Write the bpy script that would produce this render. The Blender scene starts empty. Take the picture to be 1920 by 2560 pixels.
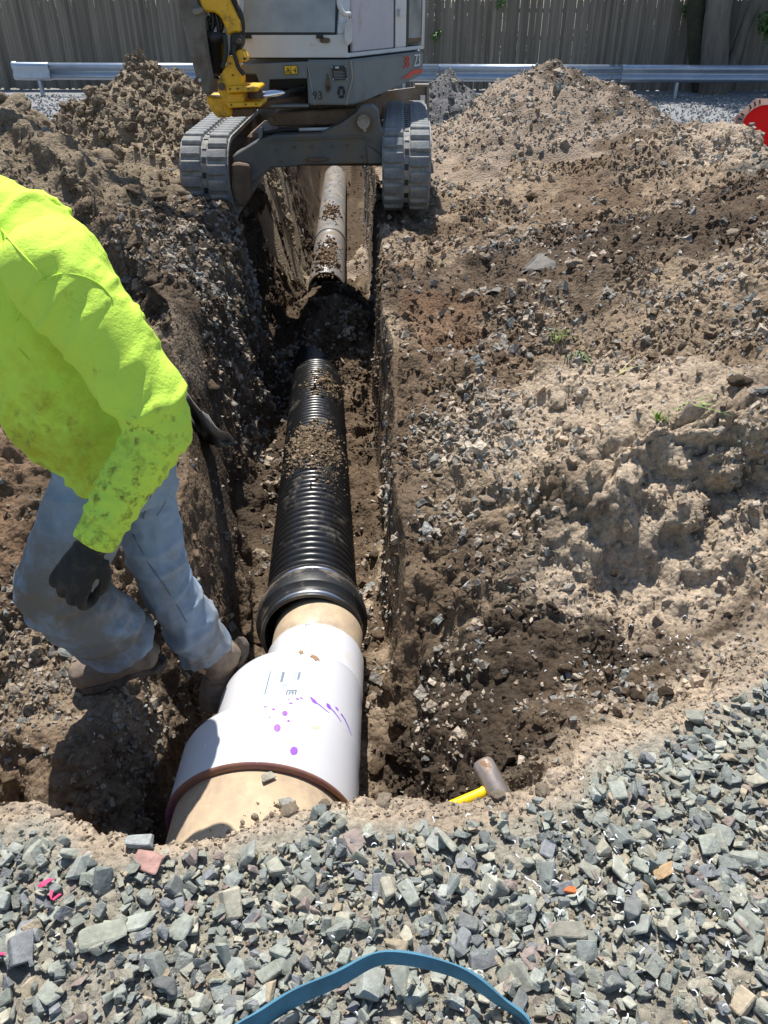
import bpy, bmesh, math, random
import numpy as np
from mathutils import Vector, Matrix, Quaternion
from mathutils.bvhtree import BVHTree
R_ = math.radians
random.seed(7)
rng = np.random.default_rng(11)
S = bpy.context.scene
COL = S.collection

# ------------------------------------------------------------------ camera
EYE, PITCH, FPX = 1.65, R_(33.5), 1926.0          # photo is 1920 x 2560
cam_d = bpy.data.cameras.new('camera'); cam = bpy.data.objects.new('camera', cam_d); COL.objects.link(cam)
cam.location = (0, 0, EYE); cam.rotation_euler = (R_(90) - PITCH, 0, 0)
cam_d.sensor_fit = 'VERTICAL'; cam_d.sensor_height = 34.56; cam_d.sensor_width = 25.92
cam_d.lens = 34.56 * FPX / 2560
cam_d.clip_start = 0.05; cam_d.clip_end = 2000
S.camera = cam
# ------------------------------------------------------------------ world, sun, exposure
SUN = Vector((-0.075, 0.43, 1.0)).normalized()
w = bpy.data.worlds.new('World'); S.world = w; w.use_nodes = True
nt = w.node_tree
sky = nt.nodes.new('ShaderNodeTexSky'); sky.sky_type = 'NISHITA'; sky.sun_disc = False
sky.sun_elevation = math.asin(SUN.z); sky.sun_rotation = math.atan2(SUN.x, SUN.y)
sky.air_density = 1.0; sky.dust_density = 0.6; sky.ozone_density = 1.2
bg = nt.nodes['Background']; bg.inputs['Strength'].default_value = 0.105
nt.links.new(sky.outputs[0], bg.inputs[0])
sun_d = bpy.data.lights.new('sun', 'SUN'); sun_d.energy = 5.0; sun_d.angle = R_(0.53); sun_d.color = (1.0, 0.955, 0.88)
sun = bpy.data.objects.new('sun', sun_d); COL.objects.link(sun)
sun.rotation_euler = SUN.to_track_quat('Z', 'Y').to_euler(); sun.location = (-4, 6, 12)
vs = S.view_settings; vs.view_transform = 'Standard'; vs.look = 'None'; vs.gamma = 1.0; vs.exposure = 0.5
vs.use_curve_mapping = False
S.cycles.use_denoising = True
S.cycles.max_bounces = 6

# ------------------------------------------------------------------ pixel -> place helpers
CT, ST = math.cos(PITCH), math.sin(PITCH)
def ray(px, py):
    u = (px - 960) / FPX; v = (1280 - py) / FPX
    return Vector((u, CT + v * ST, v * CT - ST))
CAMP = Vector((0, 0, EYE))
def PD(px, py, d): return CAMP + ray(px, py) * d
def PY(px, py, Y): r = ray(px, py); return CAMP + r * (Y / r.y)
def PZ(px, py, z): r = ray(px, py); return CAMP + r * ((z - EYE) / r.z)

# ------------------------------------------------------------------ numpy noise
def _h(ix, iy, iz, seed):
    h = (ix * np.int64(374761393) + iy * np.int64(668265263) + iz * np.int64(2147483647 // 3) + np.int64(seed * 974711)) & 0xffffffff
    h = ((h ^ (h >> 13)) * 1274126177) & 0xffffffff
    return ((h ^ (h >> 16)) & 0xffff).astype(np.float32) / 65535.0
def vn(p, seed=0):
    p = np.asarray(p, dtype=np.float64)
    i = np.floor(p).astype(np.int64); f = (p - i).astype(np.float32); f = f * f * (3 - 2 * f)
    x, y, z = i[:, 0], i[:, 1], i[:, 2]; fx, fy, fz = f[:, 0], f[:, 1], f[:, 2]
    def L(a, b, t): return a + (b - a) * t
    c0 = L(L(_h(x, y, z, seed), _h(x + 1, y, z, seed), fx), L(_h(x, y + 1, z, seed), _h(x + 1, y + 1, z, seed), fx), fy)
    c1 = L(L(_h(x, y, z + 1, seed), _h(x + 1, y, z + 1, seed), fx), L(_h(x, y + 1, z + 1, seed), _h(x + 1, y + 1, z + 1, seed), fx), fy)
    return L(c0, c1, fz) * 2 - 1
def fbm(p, s, n, seed=0):
    o = 0; a = 1.0; p = p * s
    for k in range(n):
        o = o + a * vn(p, seed + k * 17); p = p * 2.03 + 5.1; a *= 0.5
    return o
def billow(p, s, n, seed=0):
    o = 0; a = 1.0; p = p * s
    for k in range(n):
        o = o + a * (1 - 2 * np.abs(vn(p, seed + k * 31)))*-1; p = p * 2.1 + 3.7; a *= 0.5
    return o
def sstep(a, b, x): t = np.clip((x - a) / (b - a), 0, 1); return t * t * (3 - 2 * t)

# ------------------------------------------------------------------ mesh helpers
def link(o, parent=None):
    COL.objects.link(o)
    if parent is not None: o.parent = parent
    return o
def mobj(name, me, mat=None, parent=None, smooth=False):
    o = bpy.data.objects.new(name, me)
    if mat is not None and not me.materials: me.materials.append(mat)
    if smooth: me.polygons.foreach_set('use_smooth', [True] * len(me.polygons))
    return link(o, parent)
def bobj(name, bm, mat=None, parent=None, smooth=False):
    bmesh.ops.recalc_face_normals(bm, faces=bm.faces)
    me = bpy.data.meshes.new(name); bm.to_mesh(me); bm.free()
    return mobj(name, me, mat, parent, smooth)
def np_mesh(name, V, F, col=None):
    """V (n,3), F (m,k) uniform polygons"""
    me = bpy.data.meshes.new(name); m, k = F.shape
    me.vertices.add(len(V)); me.vertices.foreach_set('co', np.ascontiguousarray(V, dtype=np.float32).ravel())
    me.loops.add(m * k); me.loops.foreach_set('vertex_index', np.ascontiguousarray(F, dtype=np.int32).ravel())
    me.polygons.add(m); me.polygons.foreach_set('loop_start', np.arange(0, m * k, k, dtype=np.int32))
    me.update(calc_edges=True); me.polygons.foreach_set('use_smooth', np.zeros(m, dtype=bool))
    if col is not None:
        a = me.color_attributes.new('soil', 'FLOAT_COLOR', 'POINT')
        c = np.ones((len(V), 4), dtype=np.float32); c[:, :3] = col; a.data.foreach_set('color', c.ravel())
    return me
def thing(name, label, cat, loc=(0, 0, 0), group=None):
    o = bpy.data.objects.new(name, None); o.location = loc; o.empty_display_size = 0.1
    link(o); tag(o, label, cat, group); return o
def tag(o, label, cat, group=None):
    o['label'] = label; o['category'] = cat
    if group: o['group'] = group
    return o
def under(o, root):
    """child keeps its place in the world"""
    o.parent = root; o.matrix_parent_inverse = Matrix.Translation(-Vector(root.location)); return o
def box(bm, c, s, rot=None):
    m = Matrix.Translation(Vector(c)) @ (rot.to_4x4() if rot is not None else Matrix()) @ Matrix.Diagonal((s[0], s[1], s[2], 1))
    return bmesh.ops.create_cube(bm, size=1, matrix=m)['verts']
def tube(bm, pts, rad, seg=12, cap=True, side=None):
    pts = [Vector(p) for p in pts]; n = len(pts); rings = []
    if not isinstance(rad, (list, tuple)): rad = [rad] * n
    up = Vector(side) if side is not None else None
    prev = None
    for i in range(n):
        t = (pts[min(i + 1, n - 1)] - pts[max(i - 1, 0)]).normalized()
        if up is not None: a = (up - t * up.dot(t)).normalized()
        elif prev is None: a = t.orthogonal().normalized()
        else: a = (prev - t * prev.dot(t)).normalized()
        prev = a; b = t.cross(a)
        r = rad[i]; ra, rb = (r if isinstance(r, (list, tuple)) else (r, r))
        rings.append([bm.verts.new(pts[i] + a * (ra * math.cos(q)) + b * (rb * math.sin(q))) for q in [2 * math.pi * k / seg for k in range(seg)]])
    for A, B in zip(rings, rings[1:]):
        for k in range(seg): bm.faces.new((A[k], A[(k + 1) % seg], B[(k + 1) % seg], B[k]))
    if cap: bm.faces.new(rings[0][::-1]); bm.faces.new(rings[-1])
    return rings
def prism(bm, poly, d):
    """poly: list of Vectors (flat), d: extrude Vector"""
    a = [bm.verts.new(p) for p in poly]; b = [bm.verts.new(p + d) for p in poly]; n = len(a)
    bm.faces.new(a); bm.faces.new(b[::-1])
    for i in range(n): bm.faces.new((a[i], b[i], b[(i + 1) % n], a[(i + 1) % n]))
def bevel(bm, w, seg=1):
    e = [x for x in bm.edges if len(x.link_faces) == 2 and x.calc_face_angle(0) > 0.5]
    bmesh.ops.bevel(bm, geom=e, offset=w, segments=seg, affect='EDGES', clamp_overlap=True)
def catmull(P, n):
    P = [Vector(p) for p in P]; out = []
    for i in range(len(P) - 1):
        a, b, c, d = P[max(i - 1, 0)], P[i], P[i + 1], P[min(i + 2, len(P) - 1)]
        for k in range(n):
            t = k / n
            out.append(0.5 * ((2 * b) + (c - a) * t + (2 * a - 5 * b + 4 * c - d) * t * t + (3 * b - a - 3 * c + d) * t ** 3))
    out.append(P[-1]); return out
def remesh(bm, voxel, smooth=2, tight=False):
    me = bpy.data.meshes.new('tmp'); bmesh.ops.recalc_face_normals(bm, faces=bm.faces); bm.to_mesh(me); bm.free()
    o = bpy.data.objects.new('tmp', me); COL.objects.link(o)
    m = o.modifiers.new('r', 'REMESH'); m.mode = 'VOXEL'; m.voxel_size = voxel
    if smooth:
        s = o.modifiers.new('s', 'SMOOTH'); s.factor = 0.5; s.iterations = smooth
    dg = bpy.context.evaluated_depsgraph_get(); out = bpy.data.meshes.new_from_object(o.evaluated_get(dg))
    bpy.data.objects.remove(o); bpy.data.meshes.remove(me); out.materials.clear()
    return out
def displace(me, fn):
    n = len(me.vertices); co = np.empty(n * 3, np.float32); me.vertices.foreach_get('co', co); co = co.reshape(-1, 3)
    no = np.empty(n * 3, np.float32); me.vertices.foreach_get('normal', no); no = no.reshape(-1, 3)
    co = co + no * fn(co.astype(np.float64), no)[:, None]
    me.vertices.foreach_set('co', co.astype(np.float32).ravel()); me.update()
def text_mesh(s, size, mat, name, M, parent=None, extr=0.0008, align='CENTER'):
    c = bpy.data.curves.new('t', 'FONT'); c.body = s; c.size = size; c.extrude = extr; c.align_x = align; c.align_y = 'CENTER'; c.resolution_u = 3
    o = bpy.data.objects.new('t', c); COL.objects.link(o)
    dg = bpy.context.evaluated_depsgraph_get(); me = bpy.data.meshes.new_from_object(o.evaluated_get(dg))
    bpy.data.objects.remove(o); bpy.data.curves.remove(c); me.transform(M); me.materials.clear()
    return mobj(name, me, mat, parent)

# ------------------------------------------------------------------ materials
MATS = {}
def mat(name, color, rough=0.7, metal=0.0, var=0.0, vscale=20, bump=0.0, bscale=80, dirt=None, dirt_amt=0.0, dscale=3.0, spec=0.5, col2=None, thr=0.5, sharp=0.12, coat=0.0):
    m = bpy.data.materials.new(name); m.use_nodes = True; t = m.node_tree; N = t.nodes; Lk = t.links
    b = N['Principled BSDF']; b.inputs['Roughness'].default_value = rough; b.inputs['Metallic'].default_value = metal
    b.inputs['Specular IOR Level'].default_value = spec; b.inputs['Coat Weight'].default_value = coat
    tc = N.new('ShaderNodeTexCoord'); cur = None
    rgb = N.new('ShaderNodeRGB'); rgb.outputs[0].default_value = (*color, 1); cur = rgb.outputs[0]
    def noise(scale, det=5, rough_=0.6):
        n = N.new('ShaderNodeTexNoise'); n.inputs['Scale'].default_value = scale; n.inputs['Detail'].default_value = det; n.inputs['Roughness'].default_value = rough_
        Lk.new(tc.outputs['Object'], n.inputs['Vector']); return n.outputs['Fac']
    def mixc(fac, a, bcol):
        x = N.new('ShaderNodeMix'); x.data_type = 'RGBA'; Lk.new(fac, x.inputs[0]); Lk.new(a, x.inputs[6])
        if isinstance(bcol, tuple): x.inputs[7].default_value = (*bcol, 1)
        else: Lk.new(bcol, x.inputs[7])
        return x.outputs[2]
    def ramp(fac, lo, hi):
        r = N.new('ShaderNodeMapRange'); r.inputs[1].default_value = lo; r.inputs[2].default_value = hi; Lk.new(fac, r.inputs[0]); return r.outputs[0]
    if col2: cur = mixc(ramp(noise(vscale), thr - sharp, thr + sharp), cur, col2)
    if var:
        h = N.new('ShaderNodeHueSaturation'); Lk.new(cur, h.inputs['Color'])
        r = N.new('ShaderNodeMapRange'); r.inputs[1].default_value = 0.25; r.inputs[2].default_value = 0.75; r.inputs[3].default_value = 1 - var; r.inputs[4].default_value = 1 + var
        Lk.new(noise(vscale), r.inputs[0]); Lk.new(r.outputs[0], h.inputs['Value']); cur = h.outputs[0]
    if dirt:
        f = ramp(noise(dscale, 8, 0.7), 0.62 - dirt_amt * 0.4, 0.80 - dirt_amt * 0.4); cur = mixc(f, cur, dirt)
        rr = N.new('ShaderNodeMapRange'); rr.inputs[3].default_value = rough; rr.inputs[4].default_value = 0.95; Lk.new(f, rr.inputs[0]); Lk.new(rr.outputs[0], b.inputs['Roughness'])
    Lk.new(cur, b.inputs['Base Color'])
    if bump:
        bp = N.new('ShaderNodeBump'); bp.inputs['Strength'].default_value = 1.0; bp.inputs['Distance'].default_value = bump
        Lk.new(noise(bscale, 6, 0.65), bp.inputs['Height']); Lk.new(bp.outputs[0], b.inputs['Normal'])
    MATS[name] = m; return m
def soil_mat(name, rough=0.95, src='ATTR', bump=0.004, bscale=130, vscale=45, var=0.35, coarse=0.0):
    m = bpy.data.materials.new(name); m.use_nodes = True; t = m.node_tree; N = t.nodes; Lk = t.links
    b = N['Principled BSDF']; b.inputs['Roughness'].default_value = rough; b.inputs['Specular IOR Level'].default_value = 0.15
    tc = N.new('ShaderNodeTexCoord')
    if src == 'ATTR':
        a = N.new('ShaderNodeAttribute'); a.attribute_name = 'soil'; cur = a.outputs['Color']; vec = tc.outputs['Object']
    else:
        a = N.new('ShaderNodeObjectInfo'); cur = a.outputs['Color']; vec = tc.outputs['Object']
    def noise(scale, det=6):
        n = N.new('ShaderNodeTexNoise'); n.inputs['Scale'].default_value = scale; n.inputs['Detail'].default_value = det; n.inputs['Roughness'].default_value = 0.65
        Lk.new(vec, n.inputs['Vector']); return n.outputs['Fac']
    h = N.new('ShaderNodeHueSaturation'); Lk.new(cur, h.inputs['Color'])
    r = N.new('ShaderNodeMapRange'); r.inputs[1].default_value = 0.3; r.inputs[2].default_value = 0.7; r.inputs[3].default_value = 1 - var; r.inputs[4].default_value = 1 + var
    Lk.new(noise(vscale), r.inputs[0]); Lk.new(r.outputs[0], h.inputs['Value'])
    Lk.new(h.outputs[0], b.inputs['Base Color'])
    bp = N.new('ShaderNodeBump'); bp.inputs['Strength'].default_value = 1.0; bp.inputs['Distance'].default_value = bump
    Lk.new(noise(bscale, 5), bp.inputs['Height'])
    if coarse:
        b2 = N.new('ShaderNodeBump'); b2.inputs['Strength'].default_value = 1.0; b2.inputs['Distance'].default_value = coarse
        vo = N.new('ShaderNodeTexVoronoi'); vo.inputs['Scale'].default_value = 48; vo.feature = 'F1'; Lk.new(vec, vo.inputs['Vector'])
        ad = N.new('ShaderNodeMath'); ad.operation = 'SUBTRACT'; Lk.new(noise(38, 6), ad.inputs[0]); Lk.new(vo.outputs['Distance'], ad.inputs[1])
        Lk.new(ad.outputs[0], b2.inputs['Height']); Lk.new(b2.outputs[0], bp.inputs['Normal'])
    Lk.new(bp.outputs[0], b.inputs['Normal'])
    return m
def glass_mat(name, tint=(0.8, 0.9, 0.9), dust=0.25):
    m = bpy.data.materials.new(name); m.use_nodes = True; t = m.node_tree; N = t.nodes; Lk = t.links
    N.remove(N['Principled BSDF']); out = N['Material Output']
    tr = N.new('ShaderNodeBsdfTransparent'); tr.inputs[0].default_value = (*tint, 1)
    gl = N.new('ShaderNodeBsdfGlossy'); gl.inputs['Roughness'].default_value = 0.03
    df = N.new('ShaderNodeBsdfDiffuse'); df.inputs[0].default_value = (0.52, 0.56, 0.55, 1)
    fr = N.new('ShaderNodeFresnel'); fr.inputs[0].default_value = 1.6
    tc = N.new('ShaderNodeTexCoord'); n = N.new('ShaderNodeTexNoise'); n.inputs['Scale'].default_value = 3.0; n.inputs['Detail'].default_value = 6
    Lk.new(tc.outputs['Object'], n.inputs['Vector'])
    mr = N.new('ShaderNodeMapRange'); mr.inputs[1].default_value = 0.3; mr.inputs[2].default_value = 0.8; mr.inputs[3].default_value = dust * 0.5; mr.inputs[4].default_value = dust * 1.5
    Lk.new(n.outputs['Fac'], mr.inputs[0])
    m1 = N.new('ShaderNodeMixShader'); Lk.new(fr.outputs[0], m1.inputs[0]); Lk.new(tr.outputs[0], m1.inputs[1]); Lk.new(gl.outputs[0], m1.inputs[2])
    m2 = N.new('ShaderNodeMixShader'); Lk.new(mr.outputs[0], m2.inputs[0]); Lk.new(m1.outputs[0], m2.inputs[1]); Lk.new(df.outputs[0], m2.inputs[2])
    Lk.new(m2.outputs[0], out.inputs['Surface']); return m

M_soil = soil_mat('soil', bump=.006, coarse=.011)
M_stone = soil_mat('crushed_stone', rough=0.85, bump=0.005, bscale=150, vscale=60, var=0.32)
M_stone1 = soil_mat('crushed_stone_single', rough=0.8, src='OBJ', bump=0.0022, bscale=4, vscale=2.2, var=0.28)
M_clod = soil_mat('clod', src='OBJ', bump=0.012, bscale=9, vscale=3)

# ------------------------------------------------------------------ terrain
def lerp_tab(tab):
    a = np.array(tab, dtype=float); return lambda t: np.interp(t, a[:, 0], a[:, 1])
xl_f = lerp_tab([(0, -.80), (1.6, -.80), (2.3, -.77), (3, -.76), (4.2, -.88), (6, -1.0), (9, -.97), (12, -1.08), (15.5, -1.22), (30, -1.3)])
xr_f = lerp_tab([(0, .035), (2.2, .035), (2.74, .02), (4.13, -.02), (4.8, -.04), (7, -.1), (9.4, -.16), (15, -.35), (30, -.4)])
_xl0, _xr0 = xl_f, xr_f
xl_f = lambda y: _xl0(y) + .022 * np.sin(2.3 * y + .5) + .012 * np.sin(6.1 * y)
xr_f = lambda y: _xr0(y) + .016 * np.sin(2.9 * y + 2) + .012 * np.sin(7.3 * y + 1)
fl_f = lerp_tab([(0, -.82), (2, -.83), (2.7, -.88), (4.64, -1.1), (6.5, -1.28), (10, -1.37), (15.5, -1.4), (16.8, -.05), (30, -.02)])
lip_f = lerp_tab([(-9, 1.5), (-3, 1.3), (-.96, 1.215), (-.8, 1.18), (-.66, 1.10), (-.54, 1.09), (-.4, 1.115), (-.27, 1.17), (-.12, 1.195), (.0, 1.20), (.15, 1.195), (.3, 1.21), (.48, 1.28), (.56, 1.385), (.77, 1.47), (.97, 1.6), (1.16, 1.7), (1.6, 1.95), (2.5, 2.3), (9, 2.4)])
wl_f = lerp_tab([(0, .10), (2.3, .08), (2.9, .09), (3.3, .22), (3.7, .32), (4.2, .26), (4.8, .12), (6.4, .15), (7, .42), (12, .42), (30, .3)])   # left wall batter
CR = np.array([(.03, 2.3, -.42), (.03, 2.74, -.17), (.0, 3.3, -.1), (-.02, 4.13, -.05), (-.04, 4.8, 0), (-.1, 7, .1), (-.16, 9.4, .12), (-.3, 13, .05),
 (0, 1.4, -.74), (.02, 1.7, -.70), (.03, 2.05, -.60), (.2, 1.45, -.45), (.3, 1.45, -.3), (.25, 1.9, -.42), (.3, 2.2, -.32), (.45, 1.5, -.22), (.6, 1.62, -.17), (.6, 2.05, -.2), (.95, 2.1, -.13), (.85, 1.8, -.12), (1.25, 2.1, -.08), (1.2, 1.85, -.04), (1.3, 2.05, -.04), (1.7, 2.1, .02), (1.1, 1.66, -.02), (.8, 1.5, -.05),
 (.55, 2.5, -.02), (.75, 2.36, .10), (.9, 2.42, .21), (1.3, 2.40, .27), (1.7, 2.36, .30), (2.4, 2.45, .3), (.3, 2.6, -.1), (.3, 3.2, -.0), (.8, 3.2, .16), (1.5, 3.2, .36), (2.4, 3.2, .56),
 (.4, 4.5, .08), (1.2, 4.5, .25), (2.2, 4.5, .56), (3.2, 4.5, .8), (.4, 6, .12), (1.5, 6, .27), (2.5, 6, .54), (3.5, 6, .76), (5, 6, .6), (.6, 7.5, .14), (1.2, 7.5, .2), (2.2, 7.4, .34), (3, 7.6, .55), (3, 8.3, .72), (3.4, 8.0, .70), (3.85, 7.9, .32), (4.1, 8.4, .15), (4.1, 9.0, .1), (5, 8.6, .3),
 (.5, 9, .18), (1, 9, .28), (1.8, 9, .3), (0, 13, .0), (2, 13, .03), (5, 12, 0), (9, 13, 0), (0, 16, 0), (9, 16, 0), (4.2, 10.5, .1), (5.5, 10, .08), (0, 20, 0), (9, 20, 0), (9, 6, .5), (14, 10, 0), (6, 3, .5), (14, 20, 0), (3.5, 2.2, .3)])
CL = np.array([(-.85, 1.72, -.32), (-1.1, 1.72, -.31), (-1.5, 1.7, -.27), (-.86, 2.05, -.31), (-1.1, 1.95, -.30), (-1.25, 2.2, -.2), (-1.6, 2.1, -.1), (-2, 2, .05), (-3, 1.8, .1), (-.8, 2.5, -.14), (-1.1, 2.6, -.02), (-1.6, 2.6, .16), (-.78, 3, -.06), (-1.2, 3.1, .08), (-1.8, 3, .34), (-2.4, 3, .5), (-.95, 3.8, .06), (-1.3, 3.8, .18), (-2, 4, .45), (-2.8, 4, .8),
 (-1.1, 4.6, .18), (-1.5, 4.8, .3), (-2.2, 5.1, .74), (-3, 5, 1.02), (-3.6, 5, 1.0), (-1.15, 6, .2), (-1.5, 6, .3), (-2.2, 6, .66), (-2.8, 6.2, 1.03), (-4, 6.5, .95), (-1.1, 7, .12), (-1.5, 7.5, .14), (-2, 7.5, .3), (-2.7, 7.5, .48), (-3.4, 8, .3), (-4.5, 8, .15), (-1.2, 9, .15), (-2, 9, .28), (-3, 9.5, .25), (-4, 10, .15), (-5, 9, .2), (-1.3, 12, .05), (-3, 12.5, .03), (-6, 12, 0), (-9, 12, 0), (-3, 16, 0), (-9, 16, 0), (-1, 20, 0), (-9, 20, 0), (-6, 4, .8), (-6, 7, .5), (-14, 8, .1), (-14, 20, 0), (-4, 3, .6)])
def rbf(C):
    P = C[:, :2]; D = np.sqrt(((P[:, None] - P[None]) ** 2).sum(-1) + 0.01)
    n = len(P); A = np.zeros((n + 1, n + 1)); A[:n, :n] = D; A[n, :n] = A[:n, n] = 1
    wt = np.linalg.solve(A, np.append(C[:, 2], 0))
    def f(x, y):
        o = np.full(x.shape, wt[n])
        for k in range(n): o += wt[k] * np.sqrt((x - P[k, 0]) ** 2 + (y - P[k, 1]) ** 2 + 0.01)
        return o
    return f
rbfR, rbfL = rbf(CR), rbf(CL)
def heap(x, y, cx, cy, h, rx, ry, p=1.15):
    d = np.sqrt(((x - cx) / rx) ** 2 + ((y - cy) / ry) ** 2); return h * np.clip(1 - d, 0, 1) ** p
def zbank(x, y):
    """undisturbed bank height either side of the trench (no noise)"""
    zr = rbfR(x, y); zl = rbfL(x, y)
    # scarp on the left bank: ground beyond the line stands higher
    s = (y - 3.75) * 0.66 + (x + 1.0) * 0.75
    zl = zl + 0.22 * sstep(-.02, .16, s + 0.12 * np.sin(x * 5 + y * 3)) * sstep(-.95, -1.3, x) * sstep(7.2, 5.0, y)
    # near pit left of the pipe, in front of the ledge the worker stands on
    yf = 1.60 + 0.03 * np.sin(x * 9) + .05 * np.sin(x * 3.1 + 1)
    zl = np.where(y < 3, np.minimum(zl, -.8 + (zl + .8) * sstep(yf - .24, yf + .05, y + 0 * x)), zl)
    zr = zr + .13 * np.exp(-((x - 1.0) / .42) ** 2 - ((y - 2.58) / .22) ** 2) + .08 * np.exp(-((x - 1.75) / .4) ** 2 - ((y - 2.75) / .25) ** 2)
    return zl, zr
def zfull(x, y):
    zl, zr = zbank(x, y)
    xl = xl_f(y); xr = xr_f(y); fl = fl_f(y); wl = wl_f(y)
    fl = fl + heap(x, y, -.24, 6.3, .70, .55, 1.1) + heap(x, y, -.62, 7.9, .56, .75, 1.6) + heap(x, y, -.60, 6.75, .50, .55, .95) + heap(x, y, -.25, 7.4, .35, .5, 1.2) + heap(x, y, -.78, 4.3, .12, .22, .9)
    tl = sstep(xl + .09, xl - wl, x); tr = sstep(xr - .02, xr + .05, x)
    z = np.where(x < (xl + xr) / 2, fl + (zl - fl) * tl, fl + (zr - fl) * tr)
    yl = lip_f(x)                                                # lip of the gravel pad
    slope = .10 + .12 * sstep(.3, .9, x)
    return np.where(y < yl + slope, z + (0 - z) * sstep(yl + slope, yl + .0, y), z)

ys = np.concatenate([np.arange(-.5, .3, .05), np.arange(.3, 1.08, .016), np.arange(1.08, 1.5, .009), np.arange(1.5, 1.72, .006), np.arange(1.72, 2.8, .011), np.arange(2.8, 4.5, .014), np.arange(4.5, 6.5, .019), np.arange(6.5, 9.5, .03), np.arange(9.5, 13.5, .06), np.arange(13.5, 20.1, .4)])
def colmap(y):
    xl, xr, wl = xl_f(y), xr_f(y), wl_f(y)
    bps = [(-14, 8), (-5.5, 28), (-3.2, 78), (-1.7, 84), (xl - wl - .04, 6), (xl - wl, 34), (xl + .03, 5), (xl + .08, 46), (xr - .07, 5), (xr - .02, 22), (xr + .05, 5), (xr + .1, 95), (1.4, 84), (2.9, 62), (4.6, 22), (8, 6), (14, 0)]
    out = []
    for (a, n), (b, _) in zip(bps, bps[1:]): out.append(a + (b - a) * np.arange(n) / n)
    out.append(np.array([14.0])); return np.concatenate(out)
GX = np.array([colmap(y) for y in ys]); GY = np.repeat(ys[:, None], GX.shape[1], 1)
NR, NC = GX.shape
GZ = zfull(GX.ravel(), GY.ravel()).reshape(NR, NC)
P0 = np.stack([GX, GY, GZ], -1)
du = np.gradient(P0, axis=1); dv = np.gradient(P0, axis=0); NRM = np.cross(du, dv); NRM /= np.linalg.norm(NRM, axis=-1, keepdims=True) + 1e-9
def rough_map(x, y, z):
    lip = lip_f(x)
    pad = sstep(lip + .12, lip - .06, y)
    r = 1.0 - .85 * pad
    far = sstep(11, 14, y); r = r * (1 - .9 * far)
    cut = sstep(.12, -.02, np.abs(x - xl_f(y) + wl_f(y) * .5) - wl_f(y) * .4) * sstep(2.3, 2.5, y) * sstep(5.0, 4.2, y)   # smooth bucket-cut face
    r = r * (1 - .75 * cut)
    cutr = sstep(.09, .03, np.abs(x - xr_f(y) - .01)) * sstep(2.2, 2.5, y)
    r = r * (1 - .8 * cutr)
    return r, pad
fp = P0.reshape(-1, 3); rg, pad = rough_map(fp[:, 0], fp[:, 1], fp[:, 2])
stretch = fp * np.array([1, 1, .6])
disp = rg * (.070 * fbm(fp, 2.3, 3, 3) + .036 * billow(fp, 6.5, 3, 9) + .014 * billow(fp, 19, 3, 21)) + (.25 + .75 * rg) * (.006 * billow(fp, 55, 2, 40))
disp += pad * .012 * fbm(fp, 3.0, 2, 50)
big = sstep(0, .8, fbm(fp, 1.1, 2, 77)); disp += rg * big * .03 * billow(fp, 11, 2, 61) * sstep(2.4, 4, fp[:, 1])
face = np.exp(-((fp[:, 0] - 1.25) / .75) ** 2 - ((fp[:, 1] - 2.42) / .28) ** 2); disp += face * (.055 * billow(fp, 8, 3, 301) + .022 * billow(fp, 24, 2, 311))
foot = np.exp(-(((fp[:, 0] + .98) / .22) ** 2 + ((fp[:, 1] - 1.9) / .18) ** 2)); disp *= 1 - .75 * foot
fp = fp + NRM.reshape(-1, 3) * disp[:, None]
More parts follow.
